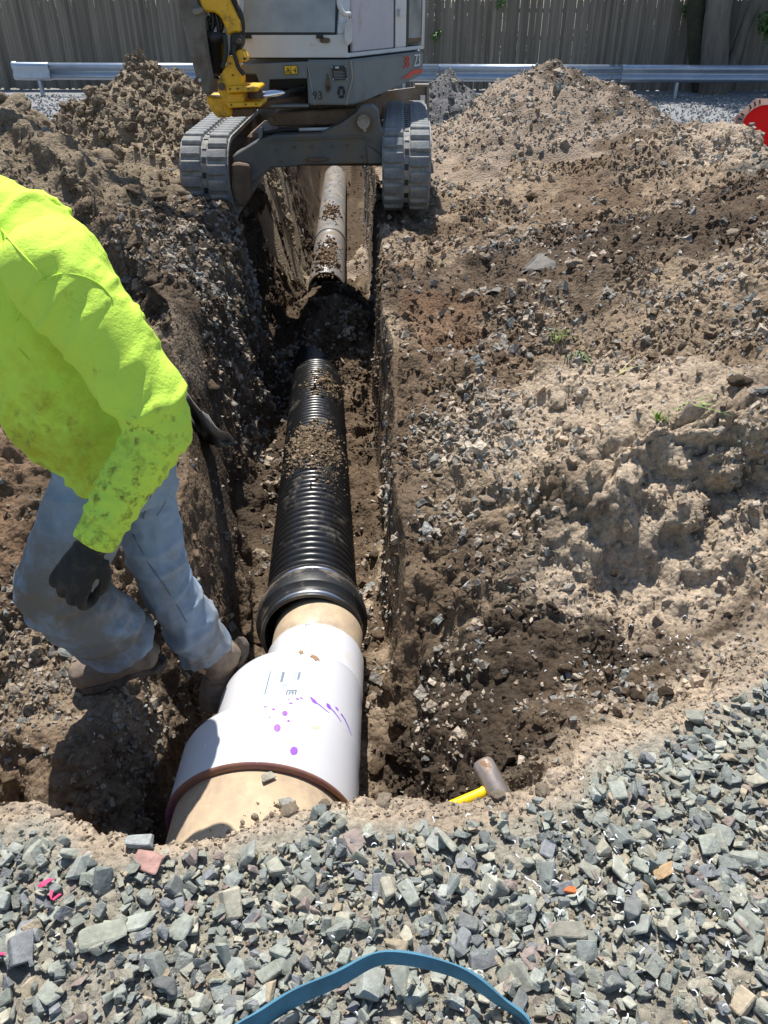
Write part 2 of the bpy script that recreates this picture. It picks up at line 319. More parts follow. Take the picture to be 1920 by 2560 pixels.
# soil colours; some trench zones also have shade painted into the colour
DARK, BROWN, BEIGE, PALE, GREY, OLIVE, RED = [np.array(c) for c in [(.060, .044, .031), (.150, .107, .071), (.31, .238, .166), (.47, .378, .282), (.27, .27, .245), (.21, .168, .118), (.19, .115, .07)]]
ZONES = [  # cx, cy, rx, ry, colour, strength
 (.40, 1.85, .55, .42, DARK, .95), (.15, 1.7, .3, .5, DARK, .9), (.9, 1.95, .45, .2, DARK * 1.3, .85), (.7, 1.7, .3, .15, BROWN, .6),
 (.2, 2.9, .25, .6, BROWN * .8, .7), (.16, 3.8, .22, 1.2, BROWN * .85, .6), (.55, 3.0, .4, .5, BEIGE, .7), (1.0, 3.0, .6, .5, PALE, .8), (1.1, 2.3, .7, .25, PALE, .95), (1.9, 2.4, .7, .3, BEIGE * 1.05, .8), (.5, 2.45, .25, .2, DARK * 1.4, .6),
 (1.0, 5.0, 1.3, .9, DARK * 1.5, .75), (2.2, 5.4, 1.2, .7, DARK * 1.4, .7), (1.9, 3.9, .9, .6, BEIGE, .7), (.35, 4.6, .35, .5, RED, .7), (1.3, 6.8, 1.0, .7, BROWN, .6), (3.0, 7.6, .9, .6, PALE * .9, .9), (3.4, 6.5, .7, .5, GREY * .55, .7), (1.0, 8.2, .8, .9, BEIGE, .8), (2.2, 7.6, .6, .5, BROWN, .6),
 (-.75, 4.2, .35, 2.2, DARK * .95, .95), (-.7, 6.9, .7, 1.8, BROWN * 1.15, .95), (-.2, 3.4, .22, 1.8, BROWN * .8, .9), (-.78, 2.85, .16, .55, BROWN * 1.25, .97), (-1.0, 1.5, .9, .3, BROWN * 1.15, .95), (-.9, 1.75, .5, .2, BROWN, .7), (-1.3, 1.85, .5, .25, BEIGE * .9, .9), (-1.6, 2.5, .8, .4, RED * 1.0, .7), (-1.1, 2.7, .5, .4, BROWN * .85, .7), (-1.0, 3.5, .5, .6, DARK * 1.15, .9), (-1.1, 4.6, .6, .6, DARK * 1.4, .8), (-1.8, 4.1, .7, .5, DARK * 1.2, .7), (-1.3, 5.6, .5, .9, DARK * 1.7, .8), (-2.3, 5.6, .9, 1.0, OLIVE, .9), (-3.0, 6, 1.2, 1.5, OLIVE * 1.1, .9), (-2.4, 8, 1.0, 1.2, OLIVE, .9), (-.4, 6.5, .5, 1.2, BROWN * 1.1, .8), (-.45, 3.5, .4, 1.5, BROWN * .8, .6), (-.8, 11.5, .9, 7, BROWN * .55, .97)]  # left wall and far floor: shade put into the colour; shadowed heap paled
def soil_col(p):
    x, y = p[:, 0], p[:, 1]; n1 = fbm(p, 2.0, 4, 101); n2 = fbm(p, 6.0, 3, 131); n3 = fbm(p, 1.1, 3, 151)
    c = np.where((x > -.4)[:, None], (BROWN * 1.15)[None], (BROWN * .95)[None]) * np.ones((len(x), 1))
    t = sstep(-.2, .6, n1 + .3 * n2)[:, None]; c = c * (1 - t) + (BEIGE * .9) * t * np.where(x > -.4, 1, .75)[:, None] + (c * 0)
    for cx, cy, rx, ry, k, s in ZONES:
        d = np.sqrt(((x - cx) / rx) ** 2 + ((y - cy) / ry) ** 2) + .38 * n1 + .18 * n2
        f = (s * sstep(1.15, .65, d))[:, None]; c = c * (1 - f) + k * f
    lip = lip_f(x) + .04 * n2
    band = (sstep(.30, .12, y - lip) * sstep(-2.2, -1.2, x))[:, None] * .9; c = c * (1 - band) + PALE * .95 * band
    g = sstep(lip - .03, lip - .10, y)[:, None]; c = c * (1 - g) + np.array((.30, .275, .225)) * g
    fr = (sstep(10.2, 12.5, y + .7 * n3) * sstep(-.25, -.1, p[:, 2]))[:, None]; c = c * (1 - fr) + np.array((.25, .255, .265)) * fr
    return np.clip(c * (1 + .18 * n2[:, None]), .01, .9)
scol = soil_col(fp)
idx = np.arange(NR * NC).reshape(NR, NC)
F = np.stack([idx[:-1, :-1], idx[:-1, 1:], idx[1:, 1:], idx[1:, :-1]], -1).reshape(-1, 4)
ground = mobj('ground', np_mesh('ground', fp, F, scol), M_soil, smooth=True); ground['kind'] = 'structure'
GPOS = fp.reshape(NR, NC, 3)
BVH = BVHTree.FromPolygons([tuple(v) for v in fp[::1]], [tuple(f) for f in F]) if False else None
def gz(x, y):
    """height of the finished ground"""
    j = int(np.clip(np.searchsorted(ys, y) - 1, 0, NR - 2)); i = int(np.clip(np.searchsorted(GPOS[j, :, 0], x) - 1, 0, NC - 2))
    return float(GPOS[j:j + 2, i:i + 2, 2].mean())

# far gravel lot and everything beyond, one sheet to the horizon
bm = bmesh.new()
for a, b, c, d in [(-600, -600, 600, -.45), (-600, -.45, -13.9, 20.0), (13.9, -.45, 600, 20.0), (-600, 20.0, 600, 900)]:
    bm.faces.new([bm.verts.new(v) for v in [(a, b, -.02), (c, b, -.02), (c, d, -.02), (a, d, -.02)]])
fm = mat('far_ground', (.20, .20, .17), .95, var=.35, vscale=3, bump=.01, bscale=40)
fg = bobj('far_ground', bm, fm); fg['kind'] = 'structure'

# spoil heaps standing on the ground
def spoil_heap(cx, cy, h, rx, ry, p, col, label, amp, seed, res=.03, col2=None):
    xs = np.arange(cx - rx * 1.15, cx + rx * 1.15, res); yy = np.arange(cy - ry * 1.15, cy + ry * 1.15, res)
    X, Y = np.meshgrid(xs, yy); x, y = X.ravel(), Y.ravel()
    q = np.stack([x, y, 0 * x], 1)
    wob = .22 * fbm(q, 1.2, 3, seed)
    d = np.sqrt(((x - cx) / rx) ** 2 + ((y - cy) / ry) ** 2) * (1 + wob)
    z = zfull(x, y) + h * np.clip(1 - d, 0, 1) ** p * (1 + .15 * fbm(q, 2.2, 2, seed + 4)) - .30 * np.clip(d - .9, 0, .4)
    q = np.stack([x, y, z], 1); f = sstep(1.1, .7, d)
    n = amp * (billow(q, 4.5, 3, seed) + .5 * billow(q, 12, 2, seed + 9)) * f
    q[:, 2] += n; q[:, 0] += .7 * amp * fbm(q, 6, 2, seed + 5) * f; q[:, 1] += .5 * amp * fbm(q, 6, 2, seed + 7) * f
    id_ = np.arange(len(x)).reshape(X.shape)
    FF = np.stack([id_[:-1, :-1], id_[:-1, 1:], id_[1:, 1:], id_[1:, :-1]], -1).reshape(-1, 4)
    nn = fbm(q, 3, 3, seed + 33)
    c = np.array(col)[None] * (1 + .25 * nn[:, None])
    if col2 is not None: t = sstep(.0, .5, nn + .8 * (x - cx) / rx)[:, None] * .85; c = c * (1 - t) + np.array(col2) * t
    o = mobj('spoil_heap', np_mesh('spoil_heap', q, FF, np.clip(c, .01, .9)), M_soil, smooth=True)
    tag(o, label, 'dirt heap'); HEAPS.append((q, id_, c)); return o
HEAPS = []
spoil_heap(-2.5, 9.5, 1.05, 1.45, 1.5, 1.0, OLIVE * 1.3, 'tall pointed brown clod heap left of the excavator boom', .075, 201)
spoil_heap(2.1, 10.5, .92, 2.35, 2.3, 1.05, np.array((.31, .245, .187)), 'broad pale pebbly spoil heap to the right of the excavator, tallest on that side', .035, 231, col2=DARK * 1.6)
spoil_heap(1.0, 13.6, .72, 1.25, 1.3, 1.0, np.array((.16, .155, .155)), 'small dark grey gravel heap in front of the guardrail, right behind excavator', .03, 261)

# ------------------------------------------------------------------ stones, clods, crumbs
def hull_variant(seed, n=11, flat=.62, boxy=True):
    r = np.random.default_rng(seed); bm = bmesh.new()
    cube = np.array([(i, j, k) for i in (-1, 1) for j in (-1, 1) for k in (-1, 1)], float)
    pts = cube * (1 + r.uniform(-.42, .08, (8, 3))); ex_ = r.normal(size=(max(0, n - 8), 3)); ex_ /= np.linalg.norm(ex_, axis=1, keepdims=True) + 1e-9
    pts = np.concatenate([pts, ex_ * np.array([1.15, 1.12, 1.02])]); cut = r.integers(0, 8)
    pts[cut] *= r.uniform(.2, .7); sh = r.uniform(-.35, .35, 2); pts[:, 0] += pts[:, 2] * sh[0]; pts[:, 1] += pts[:, 0] * sh[1]
    pts *= np.array([1, r.uniform(.5, .92), r.uniform(flat * .55, flat * 1.15)])
    for q in pts: bm.verts.new(q)
    res = bmesh.ops.convex_hull(bm, input=bm.verts[:])
    bmesh.ops.delete(bm, geom=list({g for g in res['geom_interior'] + res['geom_unused'] if isinstance(g, bmesh.types.BMVert)}), context='VERTS')
    bmesh.ops.triangulate(bm, faces=bm.faces[:]); bmesh.ops.recalc_face_normals(bm, faces=bm.faces)
    bm.verts.index_update(); V = np.array([v.co[:] for v in bm.verts]); T = np.array([[v.index for v in f.verts] for f in bm.faces]); bm.free()
    return V / np.abs(V).max(), T
def chip(V, T, w):
    bm = bmesh.new(); vv = [bm.verts.new(v) for v in V]
    for t in T: bm.faces.new([vv[i] for i in t])
    bmesh.ops.dissolve_limit(bm, angle_limit=R_(12), verts=bm.verts[:], edges=bm.edges[:])
    bmesh.ops.bevel(bm, geom=bm.edges[:], offset=w, segments=1, affect='EDGES', clamp_overlap=True)
    bmesh.ops.triangulate(bm, faces=bm.faces[:]); bmesh.ops.recalc_face_normals(bm, faces=bm.faces)
    bm.verts.index_update(); V = np.array([v.co[:] for v in bm.verts]); T = np.array([[v.index for v in f.verts] for f in bm.faces]); bm.free()
    V = V * (1 + .05 * vn(V * 3.1 + 7, 4))[:, None]; return V, T
def lump_variant(seed, sub=1, amp=.35, flat=.75):
    r = np.random.default_rng(seed); bm = bmesh.new(); bmesh.ops.create_icosphere(bm, subdivisions=sub, radius=1)
    V = np.array([v.co[:] for v in bm.verts]); T = np.array([[v.index for v in f.verts] for f in bm.faces]); bm.free()
    V = V * (1 + amp * fbm(V + seed * 3.3, 1.3, 3, seed))[:, None] * np.array([1, r.uniform(.7, 1), flat * r.uniform(.8, 1.1)])
    return V, T
def rotmats(n, tilt=1.0):
    q = rng.normal(size=(n, 4)); q[:, 1:3] *= tilt; q /= np.linalg.norm(q, axis=1, keepdims=True); w_, x, y, z = q.T
    return np.stack([1 - 2 * (y * y + z * z), 2 * (x * y - z * w_), 2 * (x * z + y * w_), 2 * (x * y + z * w_), 1 - 2 * (x * x + z * z), 2 * (y * z - x * w_), 2 * (x * z - y * w_), 2 * (y * z + x * w_), 1 - 2 * (x * x + y * y)], -1).reshape(n, 3, 3)
def merged(variants, pos, size, rm, col):
    Vs, Fs, Cs, off = [], [], [], 0
    pick = rng.integers(0, len(variants), len(pos))
    for k, (V, T) in enumerate(variants):
        m = pick == k; n = int(m.sum())
        if not n: continue
        W = np.einsum('nij,vj->nvi', rm[m], V) * size[m][:, None, None] + pos[m][:, None, :]
        Fs.append((T[None] + (np.arange(n) * len(V))[:, None, None] + off).reshape(-1, 3)); Vs.append(W.reshape(-1, 3))
        Cs.append(np.repeat(col[m], len(V), 0)); off += n * len(V)
    return np.concatenate(Vs), np.concatenate(Fs), np.concatenate(Cs)
HVp = [hull_variant(500 + k, n=9 + k % 3, flat=.28 + .085 * (k % 5)) for k in range(22)]
HV = [chip(*v, .07) for v in HVp]
HC = [hull_variant(560 + k, n=8, flat=.7) for k in range(14)]
LV = [lump_variant(600 + k, 1, .5) for k in range(14)]
def surf_points(n, grid, weight):
    """random points on a grid surface; weight per cell"""
    A = grid[:-1, :-1]; B = grid[:-1, 1:]; C_ = grid[1:, :-1]
    area = np.linalg.norm(np.cross(B - A, C_ - A), axis=-1)
    wt = (area * weight).ravel(); wt = wt / wt.sum()
    k = rng.choice(len(wt), n, p=wt); j, i = np.divmod(k, grid.shape[1] - 1)
    u, v = rng.random((2, n))[:, :, None]
    return grid[j, i] * (1 - u) * (1 - v) + grid[j, i + 1] * u * (1 - v) + grid[j + 1, i] * (1 - u) * v + grid[j + 1, i + 1] * u * v
def crush_col(n):
    base = np.array([(.27, .28, .235), (.225, .24, .215), (.34, .335, .27), (.20, .205, .205), (.37, .345, .265), (.27, .215, .185), (.16, .165, .155), (.31, .32, .28), (.40, .33, .23)])
    pr = np.array([.24, .16, .18, .10, .12, .04, .05, .09, .02]); pr /= pr.sum()
    return base[rng.choice(len(base), n, p=pr)] * np.array([.97, .985, 1.02]) * rng.uniform(.8, 1.25, (n, 1))
# -- crushed stone pad in the foreground
def pad_points(n, ymin=-.3):
    out = []
    while sum(len(o) for o in out) < n:
        x = rng.uniform(-2.3, 2.6, 60000); y = rng.uniform(ymin, 2.4, 60000)
        m = (y < lip_f(x) - .06 + .05 * fbm(np.stack([x, y, 0 * x], 1), 7, 2, 5)) & (rng.random(len(x)) < np.where(np.abs(x) < .56 * (y * .84 + .92) + .15, 1.0, .55))
        xx, yy = x[m], y[m]
        thin = fbm(np.stack([xx, yy, 0 * xx], 1), 3.2, 2, 91)          # patches where dust shows
        keep = rng.random(len(xx)) < np.clip(.9 + .6 * thin, .25, 1) * np.where(yy > lip_f(xx) - .10, .55, 1)
        out.append(np.stack([xx[keep], yy[keep]], 1))
    return np.concatenate(out)[:n]
def ground_z(x, y):
    j = np.clip(np.searchsorted(ys, y) - 1, 0, NR - 2); out = np.empty(len(x))
    for k in range(len(x)):
        i = min(max(int(np.searchsorted(GPOS[j[k], :, 0], x[k])) - 1, 0), NC - 2); out[k] = GPOS[j[k], i, 2]
    return out
n_s = 16000; xy = pad_points(n_s); sz = np.clip(rng.lognormal(math.log(.0122), .50, n_s), .0055, .037)
zz = ground_z(xy[:, 0], xy[:, 1]) + sz * rng.uniform(.15, .55, n_s) + np.where(sz < .02, rng.uniform(0, .016, n_s), rng.uniform(0, .008, n_s))
spos = np.column_stack([xy, zz]); srm = rotmats(n_s, .30); sc_ = crush_col(n_s)
vis = (xy[:, 1] > .42) & (np.abs(xy[:, 0]) < .5 * (xy[:, 1] * .834 + .92))
order = np.argsort(-(sz * vis)); single = order[:300]; rest = np.setdiff1d(np.arange(n_s), single)
big_ = rest[sz[rest] > .0165]; sml_ = rest[sz[rest] <= .0165]
q1 = merged(HV, spos[big_], sz[big_], srm[big_], sc_[big_]); q2 = merged(HVp, spos[sml_], sz[sml_], srm[sml_], sc_[sml_])
gravel_pad_V = (np.concatenate([q1[0], q2[0]]), np.concatenate([q1[1], q2[1] + len(q1[0])]), np.concatenate([q1[2], q2[2]]))
n_c = 16000; xc = pad_points(n_c); cz = rng.uniform(.0028, .0075, n_c)
cpos = np.column_stack([xc, ground_z(xc[:, 0], xc[:, 1]) + cz * .4 + rng.uniform(0, .006, n_c)])
chips = merged(HC, cpos, cz, rotmats(n_c), crush_col(n_c) * np.array([1.08, 1.0, .88]))
V = np.concatenate([gravel_pad_V[0], chips[0]]); T = np.concatenate([gravel_pad_V[1], chips[1] + len(gravel_pad_V[0])]); Cc = np.concatenate([gravel_pad_V[2], chips[2]])
go = mobj('gravel', np_mesh('gravel', V, T, Cc), M_stone); tag(go, 'grey-green crushed stone covering the ground in the foreground', 'gravel'); go['kind'] = 'stuff'
hull_me = []
for V, T in HV: hull_me.append(np_mesh('stone', V, T)); hull_me[-1].materials.append(M_stone1)
for k in single:
    o = bpy.data.objects.new('stone', hull_me[k % len(HV)]); link(o, ground)
    m = Matrix(srm[k].tolist()).to_4x4(); o.matrix_world = Matrix.Translation(Vector(spos[k])) @ m @ Matrix.Scale(float(sz[k]), 4); o.color = (*sc_[k], 1)
# -- soil crumbs and pebbles over banks and trench
cell = GPOS[:-1, :-1]; cx_, cy_ = cell[..., 0], cell[..., 1]; dep = cy_ * .834 + (EYE - cell[..., 2]) * .552
inview = (np.abs(cx_) < .53 * dep + .4) & (cy_ < 11.5) & (cy_ > lip_f(cx_) + .02)
smooth_face = rough_map(cx_, cy_, 0)[0]
clus = fbm(cell.reshape(-1, 3), 2.6, 3, 411).reshape(dep.shape); clus = .12 + 1.9 * sstep(-.35, .75, clus) ** 1.5
lipband = (cy_ > lip_f(cx_) - .06) & (cy_ <= lip_f(cx_) + .02) & (np.abs(cx_) < .53 * dep + .4)
wt = np.where(inview, 1 / np.maximum(dep, 1.3) ** 1.7, 0) * (.15 + .85 * smooth_face) * clus + np.where(lipband, .5, 0)
pn = surf_points(42500, GPOS, wt); d_ = pn[:, 1] * .834 + (EYE - pn[:, 2]) * .552
s_ = (.0035 * rng.pareto(2.0, len(pn)) + .0035) * np.clip(d_ / 2.6, .8, 2.6); s_ = np.clip(s_, .003, .024)
s_ = np.where(pn[:, 1] < lip_f(pn[:, 0]) + .06, np.minimum(s_, .006), s_)
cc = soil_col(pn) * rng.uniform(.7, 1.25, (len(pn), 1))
pn[:, 2] += s_ * .25
CV = [(lambda V, T: (V * (1 + .25 * fbm(V + k, 1.5, 2, k))[:, None], T))(*hull_variant(820 + k, n=9, flat=.85)) for k in range(16)]
A1 = merged(CV, pn, s_, rotmats(len(pn)), cc)
# pebbles: patches of paler angular stone
pebw = np.zeros_like(dep)
for cx, cy, rx, ry, s in [(.45, 2.75, .3, .45, 2.5), (.35, 3.2, .35, .5, 2.2), (.7, 3.1, .4, .5, 1.2), (.5, 2.2, .3, .15, 1), (1.9, 3.3, .8, .8, 1.6), (.5, 3.9, .4, .3, 1.5), (1.2, 4.3, 1, .5, .8), (2.4, 4.2, .7, .8, 1.5), (1, 8, .8, .8, 1.2), (3, 7.7, .7, .5, 2), (1.5, 6, 1.5, 1, .5), (-1.3, 1.85, .5, .22, 3), (-1.5, 2.3, .5, .3, 1.2), (-1.15, 4.9, .4, .6, 2.4), (-.62, 4.2, .18, 1.0, 2.6), (-.6, 2.2, .2, .5, 1.5), (-.08, 3.3, .12, 1.2, 1.2), (.2, 1.9, .5, .4, .5), (-1.1, 6.2, .5, .8, 1.2), (-.45, 6.2, .4, .6, .8), (1.5, 2.3, .6, .3, 1.0), (.8, 1.75, .5, .15, 1.2), (-.7, 1.6, .2, .3, 1.4)]:
    pebw += s * np.clip(1.2 - np.sqrt(((cx_ - cx) / rx) ** 2 + ((cy_ - cy) / ry) ** 2), 0, 1)
pebw += .10; pebw *= .25 + 1.5 * sstep(-.4, .6, fbm(cell.reshape(-1, 3), 4.0, 2, 433).reshape(dep.shape))
wt2 = np.where(inview, pebw / np.maximum(dep, 1.3) ** 1.6, 0) * (.2 + .8 * smooth_face)
pp = surf_points(15000, GPOS, wt2); d2 = pp[:, 1] * .834 + (EYE - pp[:, 2]) * .552
s2 = np.clip(rng.lognormal(math.log(.0075), .5, len(pp)) * np.clip(d2 / 2.8, .75, 2.2), .003, .035)
pal = np.array([(.40, .33, .26), (.47, .40, .32), (.34, .31, .27), (.30, .31, .29), (.38, .30, .22), (.25, .24, .22)])
pc = pal[rng.choice(6, len(pp), p=[.28, .2, .18, .1, .14, .1])] * rng.uniform(.75, 1.2, (len(pp), 1))
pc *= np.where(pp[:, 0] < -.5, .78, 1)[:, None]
pp[:, 2] += s2 * .25
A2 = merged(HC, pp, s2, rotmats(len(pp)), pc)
Vh, Th, Ch = [], [], []; off = 0
for (q, id_, c), n, ss, angular in zip(HEAPS, (3500, 5500, 1200), (.032, .018, .022), (0, 1, 1)):
    g = q.reshape(*id_.shape, 3); hz = g[..., 2] - zfull(g[..., 0].ravel(), g[..., 1].ravel()).reshape(id_.shape)
    p3 = surf_points(n, g, np.where(hz[:-1, :-1] > .03, 1.0, 0) * np.where(g[:-1, :-1, 1] < g[..., 1].mean() + .5, 1, .15))
    s3 = np.clip(rng.lognormal(math.log(ss * .7), .5, n), .006, .09)
    c3 = (pal[rng.integers(0, 5, n)] * (.92 if angular else .62) if angular else np.repeat((OLIVE * 1.15)[None], n, 0)) * rng.uniform(.7, 1.25, (n, 1))
    if ss == .022 and n == 1200: c3 = crush_col(n) * .7
    p3[:, 2] += s3 * .2
    v, t, c_ = merged(HC if angular else LV, p3, s3, rotmats(n), c3); Vh.append(v); Th.append(t + off); Ch.append(c_); off += len(v)
V = [A1[0], A2[0]] + Vh; offs = np.cumsum([0] + [len(v) for v in V])
T = np.concatenate([A1[1], A2[1] + offs[1]] + [t + offs[2] for t in Th]); V = np.concatenate(V); Cc = np.concatenate([A1[2], A2[2]] + Ch)
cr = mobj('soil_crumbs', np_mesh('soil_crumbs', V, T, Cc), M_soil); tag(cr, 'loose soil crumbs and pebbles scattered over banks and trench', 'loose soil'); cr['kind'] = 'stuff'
# far gravel lot stones
n_f = 9000; xf = np.column_stack([rng.uniform(-10, 10, n_f), rng.uniform(11.5, 18.6, n_f)]); sf = rng.uniform(.012, .03, n_f)
A3 = merged(HC, np.column_stack([xf, np.full(n_f, .0) + sf * .2]), sf, rotmats(n_f), crush_col(n_f) * np.array([.98, 1.0, 1.08]))
fgv = mobj('gravel', np_mesh('lot_gravel', A3[0], A3[1], A3[2]), M_stone); tag(fgv, 'bluish gravel of the lot in front of the guardrail', 'gravel'); fgv['kind'] = 'stuff'
# clods large enough to pick out, each its own piece of the ground
clod_me = []
for k in range(8):
    V, T = lump_variant(700 + k, 3, .42, .8)
    V = V * (1 + .10 * billow(V, 2.6, 3, 720 + k))[:, None]
    me = np_mesh('clod', V, T); me.materials.append(M_clod); me.polygons.foreach_set('use_smooth', [True] * len(me.polygons)); clod_me.append(me)
def clod(px, py, Y, size_px, col, k=None, flat=1.0):
    p = PY(px, py, Y); r = size_px * (p - CAMP).length / FPX * .5
    o = bpy.data.objects.new('clod', clod_me[random.randrange(8) if k is None else k]); link(o, ground)
    o.location = p; o.rotation_euler = (random.uniform(-.5, .5), random.uniform(-.5, .5), random.uniform(0, 6.3)); o.scale = (r, r * random.uniform(.75, 1.1), r * flat * random.uniform(.6, .9)); o.color = (*col, 1); return o
def clod_g(x, y, r, col, sink=.3):
    o = bpy.data.objects.new('clod', clod_me[random.randrange(8)]); link(o, ground)
    o.location = (x, y, gz(x, y) + r * (.5 - sink)); o.rotation_euler = (random.uniform(-.5, .5), random.uniform(-.5, .5), random.uniform(0, 6.3)); o.scale = (r, r * random.uniform(.75, 1.1), r * random.uniform(.6, .9)); o.color = (*(np.array(col) * random.uniform(.8, 1.2)), 1)
for k in range(42):       # left bank clods
    y = random.uniform(4.8, 8.2); x = random.uniform(-3.3, -1.35) if y < 7 else random.uniform(-3.2, -1.9); clod_g(x, y, random.choice([.05, .06, .08, .1, .13]), OLIVE * 1.1)
for k in range(26):
    y = random.uniform(3.6, 6.4); x = random.uniform(-1.7, -1.0); clod_g(x, y, random.uniform(.025, .06), DARK * 1.8)
for k in range(34):       # right bank
    x = random.uniform(.3, 2.8); y = random.uniform(2.6, 7.5)
    if x < .5 * y: clod_g(x, y, random.uniform(.02, .05) * (1 if y < 5 else 1.4), random.choice([BEIGE, BROWN, DARK * 2, PALE * .85]))
for k in range(26):
    x = random.uniform(.1, .9); y = random.uniform(1.65, 2.25); clod_g(x, y, random.uniform(.012, .03), random.choice([DARK * 1.2, DARK * 1.5, BROWN]))
for x, y, r in [(-.03, 2.75, .035), (-.05, 3.6, .04), (-.06, 4.2, .05), (-.62, 2.75, .045), (-.65, 2.5, .05), (-.05, 2.4, .04), (-.04, 1.95, .035), (-.02, 1.7, .03), (-.7, 1.75, .03), (-.62, 1.95, .035)]: clod_g(x, y, r, BROWN)
for px, py, z, r in [(1830, 610, .42, .05), (1880, 1030, .3, .05), (1130, 760, .05, .03), (1660, 1490, .05, .03)]:
    p = PZ(px, py, z); clod_g(p.x, p.y, r, PALE * .8)
for k in range(22):       # lip of pale packed dirt
    x = random.uniform(-.95, .5); clod_g(x, float(lip_f(x)) + random.uniform(-.02, .05), random.uniform(.012, .028), PALE * .8)
# ------------------------------------------------------------------ pipes in the trench
PURPLE = mat('purple_primer', (.27, .09, .58), .45, var=.2, vscale=60)
M_white = mat('white_pvc', (.62, .62, .645), .24, var=.03, vscale=6, dirt=(.55, .46, .34), dirt_amt=.05, dscale=4, spec=.5)
M_tan = mat('tan_pvc', (.53, .41, .275), .42, var=.18, vscale=16, dirt=(.37, .28, .195), dirt_amt=.42, dscale=9)
M_hdpe = mat('black_hdpe', (.012, .012, .013), .30, var=.2, vscale=30, dirt=(.10, .085, .065), dirt_amt=.16, dscale=7, spec=.6)
M_hdpe_old = mat('dusty_hdpe', (.19, .185, .18), .42, var=.3, vscale=5, dirt=(.22, .165, .11), dirt_amt=.36, dscale=3.5, spec=.5)
M_rubber = mat('black_rubber', (.018, .018, .019), .45, var=.3, vscale=12, dirt=(.17, .14, .11), dirt_amt=.30, dscale=5)
M_steel = mat('clamp_steel', (.62, .62, .62), .25, metal=1.0, var=.1, vscale=20)
def revolve(bm, prof, A, axis, offs=None, seg=64, close=False):
    """prof: list of (distance along axis, radius[, dx, dz]); A start point"""
    ax = Vector(axis).normalized(); sx = Vector((1, 0, 0)); sx = (sx - ax * sx.dot(ax)).normalized(); sz = sx.cross(ax)
    if sz.z < 0: sz = -sz
    rings = []
    for q in prof:
        c = A + ax * q[0]
        if len(q) > 2: c = c + sx * q[2] + sz * q[3]
        rings.append([bm.verts.new(c + sx * (q[1] * math.cos(t)) + sz * (q[1] * math.sin(t))) for t in [2 * math.pi * k / seg for k in range(seg)]])
    for a, b in zip(rings, rings[1:]):
        for k in range(seg): bm.faces.new((a[k], a[(k + 1) % seg], b[(k + 1) % seg], b[k]))
    if close:
        a, b = rings[-1], rings[0]
        for k in range(seg): bm.faces.new((a[k], a[(k + 1) % seg], b[(k + 1) % seg], b[k]))
    return rings
PA = Vector((-.322, 2.60, -.635)); PB = Vector((-.625, 6.95, -1.10)); PAX = (PB - PA).normalized(); RH = .21
# fitting frame: nearly level; larger sizes flush on the right and below
FA = Vector((-.282, 2.33, -.62)); FAX = Vector((0, 1, -.03)).normalized()
def fit(y): return y - 2.33
R1, R2, R3 = .199, .262, .297
def off(r): return (r, -(r - R1), (r - R1))
prof = [(fit(1.455), *off(R3 - .012)), (fit(1.453), *off(R3 - .003)), (fit(1.46), *off(R3))]
for k in range(0, 10):
    t = k / 9; prof.append((fit(1.665 + .08 * t), *off(R3 - (R3 - R2 + .006) * (1 - math.sqrt(max(0, 1 - (t * .99) ** 2))))))
prof += [(fit(1.752), *off(R2 - .0075)), (fit(1.765), *off(R2 - .004)), (fit(1.79), *off(R2))]
for k in range(0, 13):
    t = k / 12; prof.append((fit(1.955 + .15 * t), *off(R2 - (R2 - R1 - .003) * (1 - math.sqrt(max(0, 1 - (t * .992) ** 2))))))
prof += [(fit(2.108), *off(R1 + .001)), (fit(2.118), R1, 0, 0), (fit(2.30), R1, 0, 0), (fit(2.326), R1 - .008, 0, 0), (fit(2.33), R1 - .012, 0, 0), (fit(2.2), R1 - .014, 0, 0), (fit(1.9), R1 - .012, 0, 0), (fit(1.65), *off(R3 - .02))]
pvc = thing('pipe_reducer', 'white plastic pipe reducer with purple primer spots stepping down to black pipe', 'pipe fitting', FA + FAX * fit(1.9) - Vector((0, 0, .25)))
bm = bmesh.new(); revolve(bm, prof, FA, FAX, seg=96, close=True)
body = under(bobj('reducer_body', bm, M_white, None, True), pvc); body.data.set_sharp_from_angle(angle=R_(40))
bm = bmesh.new(); bm.from_mesh(body.data); PV = BVHTree.FromBMesh(bm); bm.free()
bm = bmesh.new(); c3 = FA + FAX * fit(1.396)
revolve(bm, [(fit(1.451), *off(R3 - .018)), (fit(1.4495), *off(R3 - .004)), (fit(1.4545), *off(R3 + .0005)), (fit(1.459), *off(R3 + .0012))], FA, FAX, seg=96)
mat('primed_edge', (.24, .115, .075), .5, col2=(.12, .03, .11), vscale=3.0, thr=.56, sharp=.12)
under(bobj('primed_rim', bm, MATS['primed_edge'], None, True), pvc)
# tan pipe in the large end
bm = bmesh.new(); rt = R3 - .022; ox, oz = -(R3 - R1), (R3 - R1)
revolve(bm, [(fit(.55), rt, ox, oz), (fit(1.6), rt, ox, oz), (fit(1.6), rt - .015, ox, oz), (fit(.55), rt - .015, ox, oz)], FA, FAX, seg=80, close=True)
o = bobj('sewer_pipe', bm, M_tan, None, True); tag(o, 'wide tan plastic pipe running out from under the gravel edge into white fitting', 'pipe')
# tan stub in the small end
bm = bmesh.new(); rt = .189
revolve(bm, [(fit(2.15), rt), (fit(2.6), rt), (fit(2.6), rt - .012), (fit(2.15), rt - .012)], FA, FAX, seg=80, close=True)
o = bobj('sewer_pipe', bm, M_tan, None, True); tag(o, 'short tan plastic pipe between white fitting and black rubber coupling', 'pipe')
